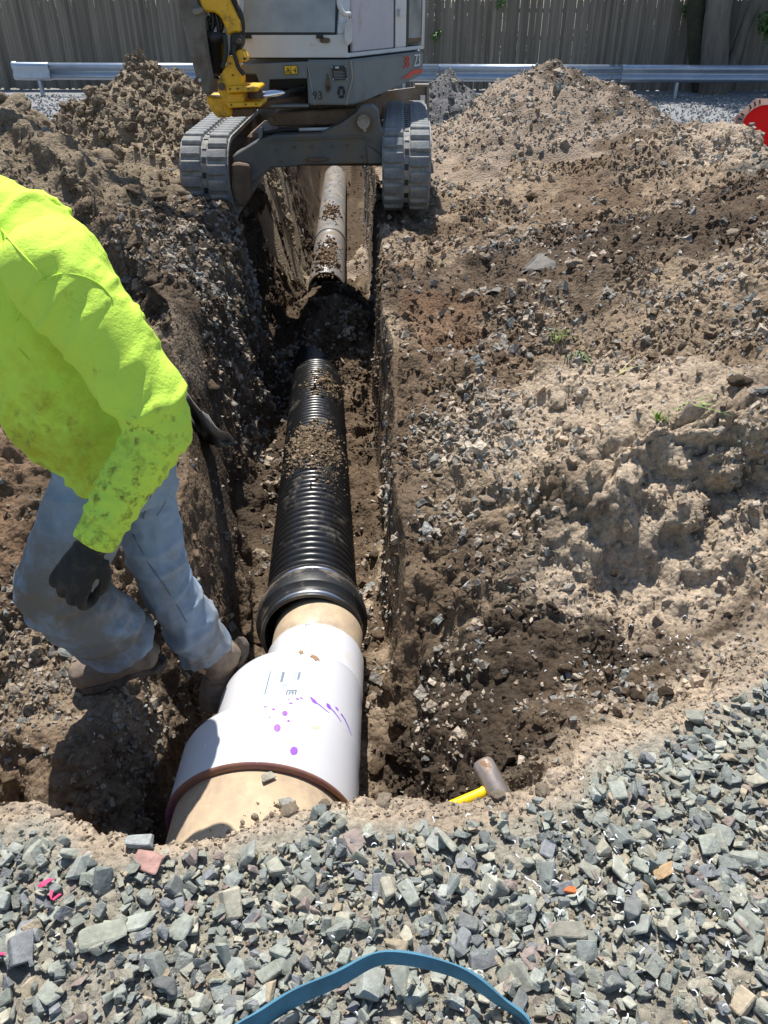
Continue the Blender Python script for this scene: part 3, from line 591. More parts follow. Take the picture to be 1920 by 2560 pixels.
# rubber coupling
CA = Vector((-.309, 2.455, -.615)); cax = PAX
coup = thing('rubber_coupling', 'black rubber pipe coupling with shiny steel bands in front of corrugated pipe', 'coupling', CA + Vector((0, .1, -.24)))
bm = bmesh.new()
revolve(bm, [(q[0], q[1] + .012) for q in [(0, .189), (0, .203), (.012, .206), (.014, .2035), (.04, .2035), (.042, .206), (.055, .208), (.068, .218), (.075, .228), (.082, .231), (.135, .231), (.142, .226), (.185, .218), (.192, .212), (.198, .210), (.222, .210), (.226, .2115), (.238, .210), (.238, .188)]], CA, cax, seg=80, close=True)
o = under(bobj('sleeve', bm, M_rubber, None, True), coup); o.data.set_sharp_from_angle(angle=R_(24))
for a, b, r in ((.010, .046, .2195), (.194, .228, .2245)):
    bm = bmesh.new(); revolve(bm, [(a, r - .002), (a, r), (b, r), (b, r - .002)], CA, cax, seg=80, close=True)
    under(bobj('clamp_band', bm, M_steel, None, True), coup)
# corrugated pipe, near length
def corr(A, B, r0, depth, pitch, seg, per, sm=True, bell=None):
    L = (B - A).length; prof = []; n = int(L / pitch * per)
    for k in range(n + 1):
        d = L * k / n; ph = (d / pitch) % 1; c = math.cos(2 * math.pi * ph); wv = (1 - (1 - c) / 2) ** .42
        prof.append((d, r0 - depth + depth * wv))
    bm = bmesh.new(); ax = B - A; rr = revolve(bm, prof + [(L, r0 - depth - .006), (0, r0 - depth - .006)], A, ax, seg=seg, close=True); return bm
o = bobj('corrugated_pipe', corr(PA, PB, RH, .026, .054, 56, 8), M_hdpe, None, True)
tag(o, 'shiny black corrugated pipe lying in the trench, near length', 'pipe')
# far lengths, dusty
FB0 = Vector((-.66, 8.75, -1.10)); FB1 = Vector((-.74, 10.9, -1.12)); FB2 = Vector((-.94, 16.0, -1.16))
o = bobj('corrugated_pipe', corr(FB0, FB1, RH, .011, .05, 48, 6), M_hdpe_old, None, True); tag(o, 'dusty grey corrugated pipe with its open end half buried under the excavator', 'pipe')
bm = bmesh.new(); ax = FB2 - FB1; L = ax.length
revolve(bm, [(-.10, RH + .012), (-.02, RH + .012), (0, RH + .006), (.12, RH + .006), (.14, RH - .004), (L, RH - .004), (L, RH - .03), (-.10, RH - .03)], FB1, ax, seg=48, close=True)
o = bobj('dusty_pipe', bm, M_hdpe_old, None, True); tag(o, 'dusty grey smooth pipe running on behind the excavator in the trench', 'pipe')
# soil left lying on the pipes
def pipe_soil(A, B, t0, t1, spread, n, label, r, col, sz=.012, side=0.0):
    ax = (B - A); sx = Vector((1, 0, 0)); un = ax.normalized(); sx = (sx - un * sx.dot(un)).normalized(); up = sx.cross(un); up = up if up.z > 0 else -up
    t = np.clip(rng.normal((t0 + t1) / 2, (t1 - t0) / 3.2, n), t0 - .3 * (t1 - t0), t1 + .3 * (t1 - t0)); a = rng.normal(side, spread, n); s = np.clip(rng.lognormal(math.log(sz * .55), .5, n), .002, sz * 2.2)
    hgt = r + s * .2 + .018 * np.exp(-((t - (t0 + t1) / 2) / (t1 - t0) * 2.4) ** 2 - ((a - side) / (spread * 1.1)) ** 2) * rng.random(n)
    pos = np.array(A)[None] + np.array(un)[None] * t[:, None] + np.array(sx)[None] * (np.sin(a) * hgt)[:, None] + np.array(up)[None] * (np.cos(a) * hgt)[:, None]
    v, f, c = merged(LV + HC, pos, s, rotmats(n), np.array(col)[None] * rng.uniform(.6, 1.5, (n, 1)))
    o = mobj('soil_patch', np_mesh('soil_patch', v, f, c), M_soil); tag(o, label, 'soil'); o['kind'] = 'stuff'; return o
pipe_soil(PA, PB, 1.32, 1.80, .42, 2000, 'patch of brown soil and chips lying on top of the black corrugated pipe', RH - .004, (.20, .15, .10), .013)
pipe_soil(PA, PB, .9, 1.4, .25, 260, 'thin trail of soil crumbs on right side of black corrugated pipe', RH - .004, (.17, .13, .09), .007, side=.35)
pipe_soil(PA, PB, 2.5, 3.0, .35, 300, 'scattered crumbs of soil at the buried end of black corrugated pipe', RH - .004, (.19, .14, .09), .014, side=.3)
pipe_soil(FB0, FB1, .15, 1.3, .35, 500, 'brown soil lumps on top of dusty grey corrugated pipe', RH, (.17, .12, .08), .022)
pipe_soil(FB1, FB2, .5, 1.5, .30, 200, 'brown soil lumps on top of dusty grey smooth pipe', RH, (.17, .12, .08), .022)
# marks on the fitting: cast pixel outlines onto its surface
def on_pvc(px, py, lift=.0009):
    hit = PV.ray_cast(CAMP, ray(px, py).normalized())
    return None if hit[0] is None else hit[0] + hit[1] * lift * (1 if hit[1].dot(ray(px, py)) < 0 else -1)
def decal(poly, m, name, parent, lift=.0009):
    c = (sum(p[0] for p in poly) / len(poly), sum(p[1] for p in poly) / len(poly))
    bm = bmesh.new(); cen = on_pvc(*c, lift); rings = []
    if cen is None: bm.free(); return None
    cv = bm.verts.new(cen)
    for f in (.5, 1.0):
        ring = []
        for p in poly:
            q = on_pvc(c[0] + (p[0] - c[0]) * f, c[1] + (p[1] - c[1]) * f, lift)
            if q is None: bm.free(); return None
            ring.append(bm.verts.new(q))
        rings.append(ring)
    n = len(poly)
    for k in range(n):
        bm.faces.new((cv, rings[0][k], rings[0][(k + 1) % n])); bm.faces.new((rings[0][k], rings[1][k], rings[1][(k + 1) % n], rings[0][(k + 1) % n]))
    return under(bobj(name, bm, m, None, True), parent)
def blot(cx, cy, a, b, rot, wob=.05, n=28):
    out = []
    for k in range(n):
        t = 2 * math.pi * k / n; r = 1 + wob * math.sin(5 * t + cx) * (1 if math.sin(t) > 0 else .3) + .05 * math.sin(9 * t + cy)
        x, y = a * r * math.cos(t), b * r * math.sin(t); out.append((cx + x * math.cos(rot) - y * math.sin(rot), cy + x * math.sin(rot) + y * math.cos(rot)))
    return out
Z6 = lambda x, y: (440 + x / 2.911, 1350 + y / 2.911)
for x, y, a, b, r in [(792, 1262, 22, 20, 0), (736, 1368, 27, 30, .2), (858, 1535, 29, 33, .3), (818, 1318, 10, 9, 0), (710, 1233, 14, 8, -.1), (650, 1215, 13, 5, -.1), (820, 1161, 16, 5, .1), (836, 1188, 17, 7, .05), (884, 1157, 15, 7, .25), (912, 1151, 13, 5, .3), (985, 1150, 12, 6, .4), (1003, 1172, 26, 12, .7), (1110, 1210, 26, 12, .95), (1170, 1228, 20, 6, .9), (682, 1290, 8, 6, 0), (455, 1722, 10, 8, -.4)]:
    X, Y = Z6(x, y); decal(blot(X, Y, a / 3.1, b / 3.1, r), PURPLE, 'primer_spot', pvc)
def streak(pts, w0, w1, m, name):
    L, Rr = [], []
    n = len(pts)
    for k, p in enumerate(pts):
        a = pts[max(k - 1, 0)]; b = pts[min(k + 1, n - 1)]; dx, dy = b[0] - a[0], b[1] - a[1]; l = math.hypot(dx, dy) + 1e-6; wd = (w0 + (w1 - w0) * k / (n - 1)) / 2
        L.append((p[0] - dy / l * wd, p[1] + dx / l * wd)); Rr.append((p[0] + dy / l * wd, p[1] - dx / l * wd))
    bm = bmesh.new(); A_ = [on_pvc(*p) for p in L]; B_ = [on_pvc(*p) for p in Rr]
    if None in A_ or None in B_: bm.free(); return
    A_ = [bm.verts.new(p) for p in A_]; B_ = [bm.verts.new(p) for p in B_]
    for k in range(n - 1): bm.faces.new((A_[k], A_[k + 1], B_[k + 1], B_[k]))
    under(bobj(name, bm, m, None, True), pvc)
for pts, a, b in [([(1015, 1180), (1050, 1205), (1085, 1235), (1115, 1258)], 4, 1.2), ([(1120, 1220), (1150, 1250), (1180, 1290), (1202, 1325)], 4, 1.4), ([(1200, 1265), (1230, 1310), (1255, 1365), (1275, 1420)], 4.5, 1.5)]:
    streak([Z6(*p) for p in pts], a * .7, b * .7, PURPLE, 'primer_drip')
LIL = mat('pale_primer', (.62, .52, .74), .4)
decal([Z6(*p) for p in [(690, 745), (720, 700), (760, 660), (800, 640), (806, 655), (770, 690), (735, 725), (705, 748)]], LIL, 'primer_smear', pvc)
BRN = mat('mud_smear', (.30, .19, .11), .95, bump=.003, bscale=120); DST = mat('dust_smear', (.62, .54, .40), .9)
for x, y, a, b, r in [(910, 820, 16, 14, 0), (1010, 858, 36, 14, .5), (960, 775, 4, 3, 0), (985, 800, 4, 3, 0), (1000, 775, 3, 3, 0), (935, 770, 4, 3, 0), (1040, 800, 3, 3, 0)]:
    X, Y = Z6(x, y); decal(blot(X, Y, a / 2.911, b / 2.911, r, .3), BRN, 'mud_spot', pvc, .002)
for x, y, a, b, r in [(1015, 1362, 32, 14, .1), (818, 1466, 36, 12, -.05), (600, 1240, 90, 10, -.2), (790, 855, 60, 8, 0)]:
    X, Y = Z6(x, y); decal(blot(X, Y, a / 2.911, b / 2.911, r, .3), DST, 'dust_spot', pvc, .0006)
# paper label with its print
LAB = mat('label_paper', (.46, .55, .62), .5); INK = mat('label_ink', (.10, .11, .15), .6); INK2 = mat('label_ink_pale', (.42, .45, .52), .6)
Z7 = lambda x, y: (640 + x / 10.37, 1660 + y / 10.37)
def quad_grid(c0, c1, c2, c3, m, name, lift, nu=8, nv=6):
    bm = bmesh.new(); g = []
    for j in range(nv + 1):
        row = []
        for i in range(nu + 1):
            u, v = i / nu, j / nv
            x = (c0[0] * (1 - u) + c1[0] * u) * (1 - v) + (c3[0] * (1 - u) + c2[0] * u) * v; y = (c0[1] * (1 - u) + c1[1] * u) * (1 - v) + (c3[1] * (1 - u) + c2[1] * u) * v
            q = on_pvc(*Z7(x, y), lift)
            if q is None: bm.free(); return None
            row.append(bm.verts.new(q))
        g.append(row)
    for j in range(nv):
        for i in range(nu): bm.faces.new((g[j][i], g[j][i + 1], g[j + 1][i + 1], g[j + 1][i]))
    return bobj(name, bm, m, None, True)
lab = quad_grid((360, 165), (1180, 205), (1040, 800), (190, 830), LAB, 'label', .0006); 
under(lab, pvc); lab['label'] = 'pale paper sticker with rows of print and barcode'
def lq(u0, u1, v0, v1, m=INK2, lift=.0012):
    P_ = lambda u, v: ((360 * (1 - u) + 1180 * u) * (1 - v) + (190 * (1 - u) + 1040 * u) * v, (165 * (1 - u) + 205 * u) * (1 - v) + (830 * (1 - u) + 800 * u) * v)
    o = quad_grid(P_(u0, v0), P_(u1, v0), P_(u1, v1), P_(u0, v1), m, 'print', lift, 2, 2)
    if o is not None: o.parent = lab
# rows run away from the viewer: bold code at the right, barcode block, logo near the lower edge
for v in np.arange(.03, .36, .055): lq(.91, .985, v, v + .033, INK)
for v in np.arange(.02, .42, .04): lq(.80, .86, v, v + .022)
for v in np.arange(.05, .46, .032): lq(.40, .49, v, v + .018, INK)
for v in np.arange(.2, .5, .035): lq(.24, .30, v, v + .02)
for v in np.arange(.2, .45, .04): lq(.15, .18, v, v + .025)
for v in np.arange(.05, .95, .07): lq(.015, .05, v, v + .05, INK)
for v in np.arange(.5, .66, .03): lq(.50, .66, v, v + .016)
lq(.68, .72, .80, .99, INK); lq(.72, .99, .79, .83, INK); lq(.95, .99, .79, .99, INK); lq(.76, .80, .86, .99, INK); lq(.80, .91, .86, .90, INK); lq(.87, .91, .86, .99, INK)
# moulded number on the small end, upside down as it stands
q0 = on_pvc(600 + 785 / 4.608, 1340 + 1028 / 4.608, .0008)
if q0 is not None:
    n = (q0 - (FA + FAX * (q0 - FA).dot(FAX))).normalized(); xa = -(FAX.cross(n)).normalized(); ya = n.cross(xa)
    text_mesh('158', .020, INK, 'size_mark', Matrix(((xa.x, ya.x, n.x, q0.x), (xa.y, ya.y, n.y, q0.y), (xa.z, ya.z, n.z, q0.z), (0, 0, 0, 1))), None, .0003)
    o = bpy.data.objects['size_mark']; under(o, pvc)
# stone resting on the tan pipe by the rim
def put_stone(p, s, k, col, label):
    o = bpy.data.objects.new('stone', hull_me[k]); link(o); o.location = p; o.scale = s; o.rotation_euler = (.2, .3, .7); o.color = (*col, 1); tag(o, label, 'stone'); return o
rt = R3 - .022; ctr = FA + FAX * fit(1.435) + Vector((ox, 0, oz))
put_stone((ctr.x + .045, ctr.y - .005, ctr.z + rt + .008), (.024, .02, .018), 5, (.33, .31, .25), 'small grey stone perched on tan pipe at the rim of white fitting')
put_stone((ctr.x + .10, ctr.y - .075, ctr.z + rt - .012), (.022, .018, .02), 9, (.28, .28, .25), 'small grey stone on tan pipe just below the rim')
# earth packed over the tan pipe at the edge of the pad
n = 500; a = rng.normal(.55, .45, n); yy = rng.uniform(1.10, 1.36, n); s = np.clip(rng.lognormal(math.log(.004), .5, n), .0015, .012)
hh = rt + s * .2; keep = rng.random(n) < sstep(1.37, 1.22, yy - .18 * np.clip(a, -1, 1)); a, yy, s, hh = a[keep], yy[keep], s[keep], hh[keep]
cpx = FA.x + ox + (yy - 2.33) * FAX.x / FAX.y; cpz = FA.z + oz + (yy - 2.33) * FAX.z / FAX.y
v, f, c = merged(LV, np.column_stack([cpx + np.sin(a) * hh, yy, cpz + np.cos(a) * hh]), s, rotmats(len(s)), np.array(PALE * .8)[None] * rng.uniform(.7, 1.2, (len(s), 1)))
o = mobj('soil_patch', np_mesh('soil_patch', v, f, c), M_soil); tag(o, 'pale crumbs of earth spilling onto the wide tan pipe', 'soil'); o['kind'] = 'stuff'

# ------------------------------------------------------------------ guardrail, fences, trees
M_galv = mat('galvanised', (.36, .42, .50), .42, metal=.75, var=.12, vscale=6, dirt=(.24, .23, .21), dirt_amt=.08, dscale=3)
GL0, GL1 = Vector((-7.78, 18.55, 0)), Vector((12.5, 17.5, 0)); gdir = (GL1 - GL0).normalized(); gn = Vector((gdir.y, -gdir.x, 0))
rail = thing('guardrail', 'galvanised steel guardrail running in front of the wooden fence', 'guardrail', (GL0 + GL1) / 2)
def wbeam(bm, A, B, zt, n=1, flare=None):
    zc = zt - .155; pr = [(-.155, .0), (-.145, .022), (-.115, .078), (-.065, .082), (-.022, .012), (.022, .012), (.065, .082), (.115, .078), (.145, .022), (.155, .0)]
    rows = []
    for k in range(n + 1):
        p = A + (B - A) * (k / n); rows.append([bm.verts.new(p + gn * (q[1]) + Vector((0, 0, zc + q[0]))) for q in pr] + [bm.verts.new(p + gn * (q[1] - .006) + Vector((0, 0, zc + q[0]))) for q in pr[::-1]])
    for a, b in zip(rows, rows[1:]):
        m_ = len(a)
        for k in range(m_): bm.faces.new((a[k], a[(k + 1) % m_], b[(k + 1) % m_], b[k]))
    bm.faces.new(rows[0]); bm.faces.new(rows[-1][::-1])
ends = [0, .75, 5.0, 8.8, 12.6, 16.4, 20.2]
for k, (a, b) in enumerate(zip(ends[1:], ends[2:])):
    bm = bmesh.new(); wbeam(bm, GL0 + gdir * a + gn * (.004 * (k % 2)), GL0 + gdir * (b + .12) + gn * (.004 * (k % 2)), .60); under(bobj('rail_beam', bm, M_galv, None, True), rail)
bm = bmesh.new()                                      # curled end piece
for k in range(2): pass
pr = catmull([GL0 + gdir * .82 + gn * .05, GL0 + gdir * .5 + gn * .06, GL0 + gdir * .15 + gn * .02, GL0 - gdir * .02 - gn * .06, GL0 + gdir * .05 - gn * .16], 5)
rows = []
for p in pr:
    zr = [(-.165, 0), (-.13, .05), (-.07, .06), (0, .02), (.07, .06), (.13, .05), (.165, 0)]
    rows.append([bm.verts.new(p + gn * (q[1] * .8) + Vector((0, 0, .445 + q[0]))) for q in zr])
for a, b in zip(rows, rows[1:]):
    for k in range(6): bm.faces.new((a[k], a[k + 1], b[k + 1], b[k]))
o = bobj('end_wing', bm, M_galv, None, True); m_ = o.modifiers.new('s', 'SOLIDIFY'); m_.thickness = .006; under(o, rail)
for d in (.52, 4.4, 8.2, 12.0, 13.75, 15.65, 17.6):
    bm = bmesh.new(); p = GL0 + gdir * d - gn * .05; box(bm, p + Vector((0, 0, .2)), (.06, .10, .78)); bevel(bm, .004); under(bobj('post', bm, M_galv, None), rail)
M_wood = mat('weathered_wood', (.195, .170, .136), .9, var=.35, vscale=9, bump=.004, bscale=60)
def wood_stretch(m):
    t = m.node_tree; tc = [n for n in t.nodes if n.type == 'TEX_COORD'][0]; mp = t.nodes.new('ShaderNodeMapping'); mp.inputs['Scale'].default_value = (1, 1, .06)
    oi = t.nodes.new('ShaderNodeObjectInfo'); ad = t.nodes.new('ShaderNodeVectorMath'); ad.operation = 'ADD'; ml = t.nodes.new('ShaderNodeVectorMath'); ml.operation = 'SCALE'; ml.inputs['Scale'].default_value = 3.0
    t.links.new(oi.outputs['Random'], ml.inputs[0]); t.links.new(tc.outputs['Object'], ad.inputs[0]); t.links.new(ml.outputs[0], ad.inputs[1]); t.links.new(ad.outputs[0], mp.inputs['Vector'])
    for n in t.nodes:
        if n.type == 'TEX_NOISE': t.links.new(mp.outputs[0], n.inputs['Vector'])
    b = t.nodes['Principled BSDF']; src = b.inputs['Base Color'].links[0].from_socket
    h = t.nodes.new('ShaderNodeHueSaturation'); r = t.nodes.new('ShaderNodeMapRange'); r.inputs[3].default_value = .72; r.inputs[4].default_value = 1.25
    t.links.new(oi.outputs['Random'], r.inputs[0]); t.links.new(r.outputs[0], h.inputs['Value']); t.links.new(src, h.inputs['Color']); t.links.new(h.outputs[0], b.inputs['Base Color'])
wood_stretch(M_wood)
pick_me = []
for k in range(5):
    bm = bmesh.new(); h = 1.74 + .015 * k; wd, th = .0688, .022
    pts = [(-wd / 2, 0), (wd / 2, 0), (wd / 2, h - .07), (.010, h), (-.010, h), (-wd / 2, h - .07)]
    fr = [bm.verts.new((x, -th / 2 - (.004 if abs(x) < .02 else 0), z)) for x, z in pts]; bk = [bm.verts.new((x, th / 2, z)) for x, z in pts]
    bm.faces.new(fr); bm.faces.new(bk[::-1])
    for i in range(6): bm.faces.new((fr[i], bk[i], bk[(i + 1) % 6], fr[(i + 1) % 6]))
    bmesh.ops.recalc_face_normals(bm, faces=bm.faces); me = bpy.data.meshes.new('picket'); bm.to_mesh(me); bm.free(); me.materials.append(M_wood); pick_me.append(me)
def fence(x0, x1, y0, y1, label, zoff=0):
    root = thing('wooden_fence', label, 'fence', ((x0 + x1) / 2, (y0 + y1) / 2, zoff)); n = int((x1 - x0) / .0705)
    for k in range(n):
        o = bpy.data.objects.new('picket', pick_me[random.randrange(5)]); link(o); x = x0 + (k + .5) * (x1 - x0) / n
        o.location = (x + random.uniform(-.002, .002), y0 + (y1 - y0) * (k + .5) / n + random.uniform(-.006, .006), zoff + random.uniform(-.02, .02)); o.rotation_euler = (0, random.uniform(-.004, .004), math.atan2(y1 - y0, x1 - x0)); under(o, root)
    for z in (.35, 1.0, 1.5):
        bm = bmesh.new(); box(bm, ((x0 + x1) / 2, (y0 + y1) / 2 + .045, z + zoff), (x1 - x0, .05, .08), Matrix.Rotation(math.atan2(y1 - y0, x1 - x0), 3, 'Z')); under(bobj('rail', bm, M_wood), root)
    return root
fence(-18.0, 2.36, 20.2, 19.75, 'long grey weathered picket fence behind guardrail, left and centre')
fence(2.40, 20.0, 19.62, 19.4, 'grey-brown picket fence section behind guardrail at the right, behind tree')
bm = bmesh.new(); tube(bm, [(2.36, 19.60, 0), (2.36, 19.60, 1.85)], .055, 12); o = bobj('fence_post', bm, M_wood); tag(o, 'dark upright post between the two fence sections', 'fence post')
# trees at the right
M_bark = mat('bark', (.16, .14, .115), .95, var=.4, vscale=12, bump=.03, bscale=22)
t_ = M_bark.node_tree; tc = [n for n in t_.nodes if n.type == 'TEX_COORD'][0]; mp = t_.nodes.new('ShaderNodeMapping'); mp.inputs['Scale'].default_value = (1, 1, .18); t_.links.new(tc.outputs['Object'], mp.inputs['Vector'])
for n in t_.nodes:
    if n.type == 'TEX_NOISE': t_.links.new(mp.outputs[0], n.inputs['Vector'])
M_leaf = mat('leaf', (.055, .12, .022), .55, var=.45, vscale=4)
bb = M_leaf.node_tree.nodes['Principled BSDF']; bb.inputs['Transmission Weight'].default_value = 0.0; bb.inputs['Subsurface Weight'].default_value = 0.0
def leaves(name, centres, n, size, parent=None, m=None):
    C_ = np.array([c[:3] for c in centres], float); Rr = np.array([c[3] for c in centres], float); k = rng.choice(len(C_), n, p=Rr ** 2 / (Rr ** 2).sum())
    d = rng.normal(size=(n, 3)); d /= np.linalg.norm(d, axis=1, keepdims=True); pos = C_[k] + d * (Rr[k] * rng.random(n) ** .45)[:, None]
    V0 = np.array([(0, -1, 0), (.45, -.2, .1), (.3, .5, .08), (0, 1, 0), (-.3, .5, .08), (-.45, -.2, .1)]); rm = rotmats(n); s = size * rng.uniform(.6, 1.3, n)
    W = np.einsum('nij,vj->nvi', rm, V0) * s[:, None, None] + pos[:, None]
    me = np_mesh(name, W.reshape(-1, 3), (np.array([[0, 1, 2, 5], [2, 3, 4, 5]])[None] + (np.arange(n) * 6)[:, None, None]).reshape(-1, 4)); return mobj(name, me, m or M_leaf, parent)
def trunk(pts, rad, seed, seg=20):
    bm = bmesh.new(); P_ = catmull(pts, 8); n = len(P_); r = [np.interp(k / (n - 1) * (len(rad) - 1), range(len(rad)), rad) for k in range(n)]; tube(bm, P_, r, seg)
    for v in bm.verts:
        a = np.array([[v.co.x * 5, v.co.y * 5, v.co.z * 1.2]]); b = float(vn(a, seed)[0]); c = float(vn(a * np.array([[4, 4, 1.5]]), seed + 1)[0]); v.co.x += .03 * b + .012 * c; v.co.y += .03 * b
    return bm
tr = thing('tree', 'thick grey-barked tree trunk leaning right in front of the fence at right', 'tree', (7.1, 18.9, 0))
p0, p1 = PY(1778, 245, 18.9), PY(1800, 0, 18.9)
under(bobj('trunk', trunk([p0 + Vector((0, 0, -.3)), p0 + Vector((0, 0, .1)), p1, p1 + Vector((.25, 0, 1.5)), p1 + Vector((.4, .3, 4))], [.36, .30, .25, .22, .12], 5), M_bark, None, True), tr)
q0, q1 = PY(1800, 240, 19.0), PY(1893, 0, 19.0)
under(bobj('limb', trunk([q0 + Vector((-.05, 0, -.3)), q0, q1, q1 + Vector((.8, 0, 1.6)), q1 + Vector((1.6, .2, 3.4))], [.17, .14, .11, .09, .05], 8), M_bark, None, True), tr)
cent = [(7.5 + rng.normal() * 1.6, 20.4 + rng.normal() * 1.0, 5.6 + rng.normal() * .9, rng.uniform(.6, 1.1)) for _ in range(16)] + [(9.6, 18.9, 4.6, 1.0), (10.3, 18.6, 3.6, .8)]
under(leaves('crown', cent, 9000, .11), tr)
tr2 = thing('tree', 'dark mossy trunk just left of the thick leaning trunk', 'tree', (6.6, 19.25, 0))
p0, p1 = PY(1752, 240, 19.2), PY(1742, 0, 19.2)
under(bobj('trunk', trunk([p0 + Vector((0, 0, -.3)), p0, p1, p1 + Vector((-.15, 0, 2)), p1 + Vector((-.4, .2, 4))], [.26, .2, .17, .15, .08], 15), mat('mossy_bark', (.045, .045, .026), .95, var=.4, vscale=10, bump=.03, bscale=25), None, True), tr2)
under(leaves('crown', [(6.0 + rng.normal() * 1.2, 20.6 + rng.normal() * .8, 5.8 + rng.normal() * .7, rng.uniform(.6, 1.0)) for _ in range(10)], 5000, .11), tr2)
br = PY(1915, 45, 18.7)
o = leaves('leafy_branch', [(br.x + .05, br.y, br.z - .05, .24), (br.x + .15, br.y, br.z - .2, .24), (br.x + .25, br.y, br.z + .05, .28)], 420, .055); tag(o, 'bright green leafy twig hanging at the right edge before the fence', 'branch'); o['kind'] = 'stuff'
for px, py, r, n, lab in [(1088, 92, .11, 110, 'small green vine growing through fence beside the cab'), (1250, 12, .10, 70, 'green sprig poking over the fence near its dark post'), (1715, 28, .14, 90, 'green leaves at the fence top left of mossy trunk')]:
    p = PY(px, py, 19.5); o = leaves('vine', [(p.x, p.y, p.z, r), (p.x + r * .6, p.y, p.z + r * .7, r * .6)], n, .035); tag(o, lab, 'plant')
# bushes and ground light behind the fence
for k in range(9):
    x = -12 + k * 3 + random.uniform(-.6, .6); o = leaves('bush', [(x + random.uniform(-1, 1), 24.5 + random.uniform(-.6, .6), random.uniform(.3, 1.3), random.uniform(.6, 1.0)) for _ in range(7)], 1600, .09)
    tag(o, 'leafy green bush seen through gaps of the picket fence', 'bush', 'bushes behind the fence')
# ------------------------------------------------------------------ excavator
M_dgrey = mat('grey_paint', (.155, .185, .195), .5, var=.15, vscale=5, dirt=(.20, .165, .12), dirt_amt=.22, dscale=2.2)
M_lgrey = mat('light_grey_paint', (.62, .64, .65), .45, var=.08, vscale=4, dirt=(.33, .29, .23), dirt_amt=.12, dscale=3)
M_yel = mat('yellow_paint', (.80, .44, .012), .42, var=.1, vscale=8, dirt=(.10, .06, .035), dirt_amt=.20, dscale=7)
M_rust = mat('rusty_steel', (.13, .085, .055), .75, var=.35, vscale=9, dirt=(.20, .15, .10), dirt_amt=.3, dscale=5, bump=.004, bscale=30)
M_boom = mat('dirty_boom_paint', (.155, .140, .118), .6, var=.25, vscale=6, dirt=(.11, .07, .045), dirt_amt=.3, dscale=5)
M_black = mat('black_plastic', (.014, .014, .014), .5, dirt=(.07, .055, .045), dirt_amt=.2, dscale=6)
M_track = mat('track_rubber', (.19, .205, .215), .75, var=.35, vscale=9, dirt=(.37, .335, .28), dirt_amt=.40, dscale=8, bump=.003, bscale=40)
M_chrome = mat('chrome', (.75, .76, .80), .12, metal=1.0)
M_blade = mat('blade_steel', (.24, .21, .18), .55, metal=.3, var=.2, vscale=4, dirt=(.22, .13, .07), dirt_amt=.35, dscale=3)
M_glass = glass_mat('cab_glass', (.75, .84, .84), .62)
M_decal_y = mat('warning_yellow', (.85, .55, .02), .4); M_ink = mat('decal_black', (.02, .02, .02), .5); M_red = mat('decal_red', (.60, .06, .035), .5); M_wht = mat('decal_white', (.62, .68, .74), .5)
M_under = mat('undercarriage_paint', (.115, .12, .112), .6, var=.2, vscale=5, dirt=(.17, .135, .095), dirt_amt=.36, dscale=3.5, bump=.002, bscale=40)
ex = thing('excavator', 'grey and yellow tracked mini excavator straddling the trench, boom at left', 'excavator', (-.55, 7.9, .12))
def xobj(name, bm, m, parent=None, smooth=False):
    o = bobj(name, bm, m, None, smooth)
    if parent is None: under(o, ex)
    else: o.parent = parent
    return o
def xplate(name, poly, Y, th, m, bev=.008, Z=None, parent=None, smooth=False):
    bm = bmesh.new(); prism(bm, [PY(*(Z(*p) if Z else p), Y) for p in poly], Vector((0, th, 0))); 
    bmesh.ops.recalc_face_normals(bm, faces=bm.faces)
    if bev: bevel(bm, bev)
    return xobj(name, bm, m, parent, smooth)
def xdisc(name, px, py, rpx, Y, th, m, Z=None, parent=None, bev=.006):
    c = PY(*(Z(px, py) if Z else (px, py)), Y); sc = 1.0
    r = (PY(px + rpx, py, Y) - PY(px, py, Y)).length if not Z else (PY(*Z(px + rpx, py), Y) - PY(*Z(px, py), Y)).length
    bm = bmesh.new(); tube(bm, [c, c + Vector((0, th, 0))], r, 28); 
    if bev: bevel(bm, bev)
    return xobj(name, bm, m, parent, True if False else False)
Z1 = lambda x, y: (400 + x / 2.304, y / 2.304); Z2 = lambda x, y: (440 + x / 6.9125, y / 6.9125); ZU = lambda x, y: (560 + x / 3.19, 230 + y / 3.19)
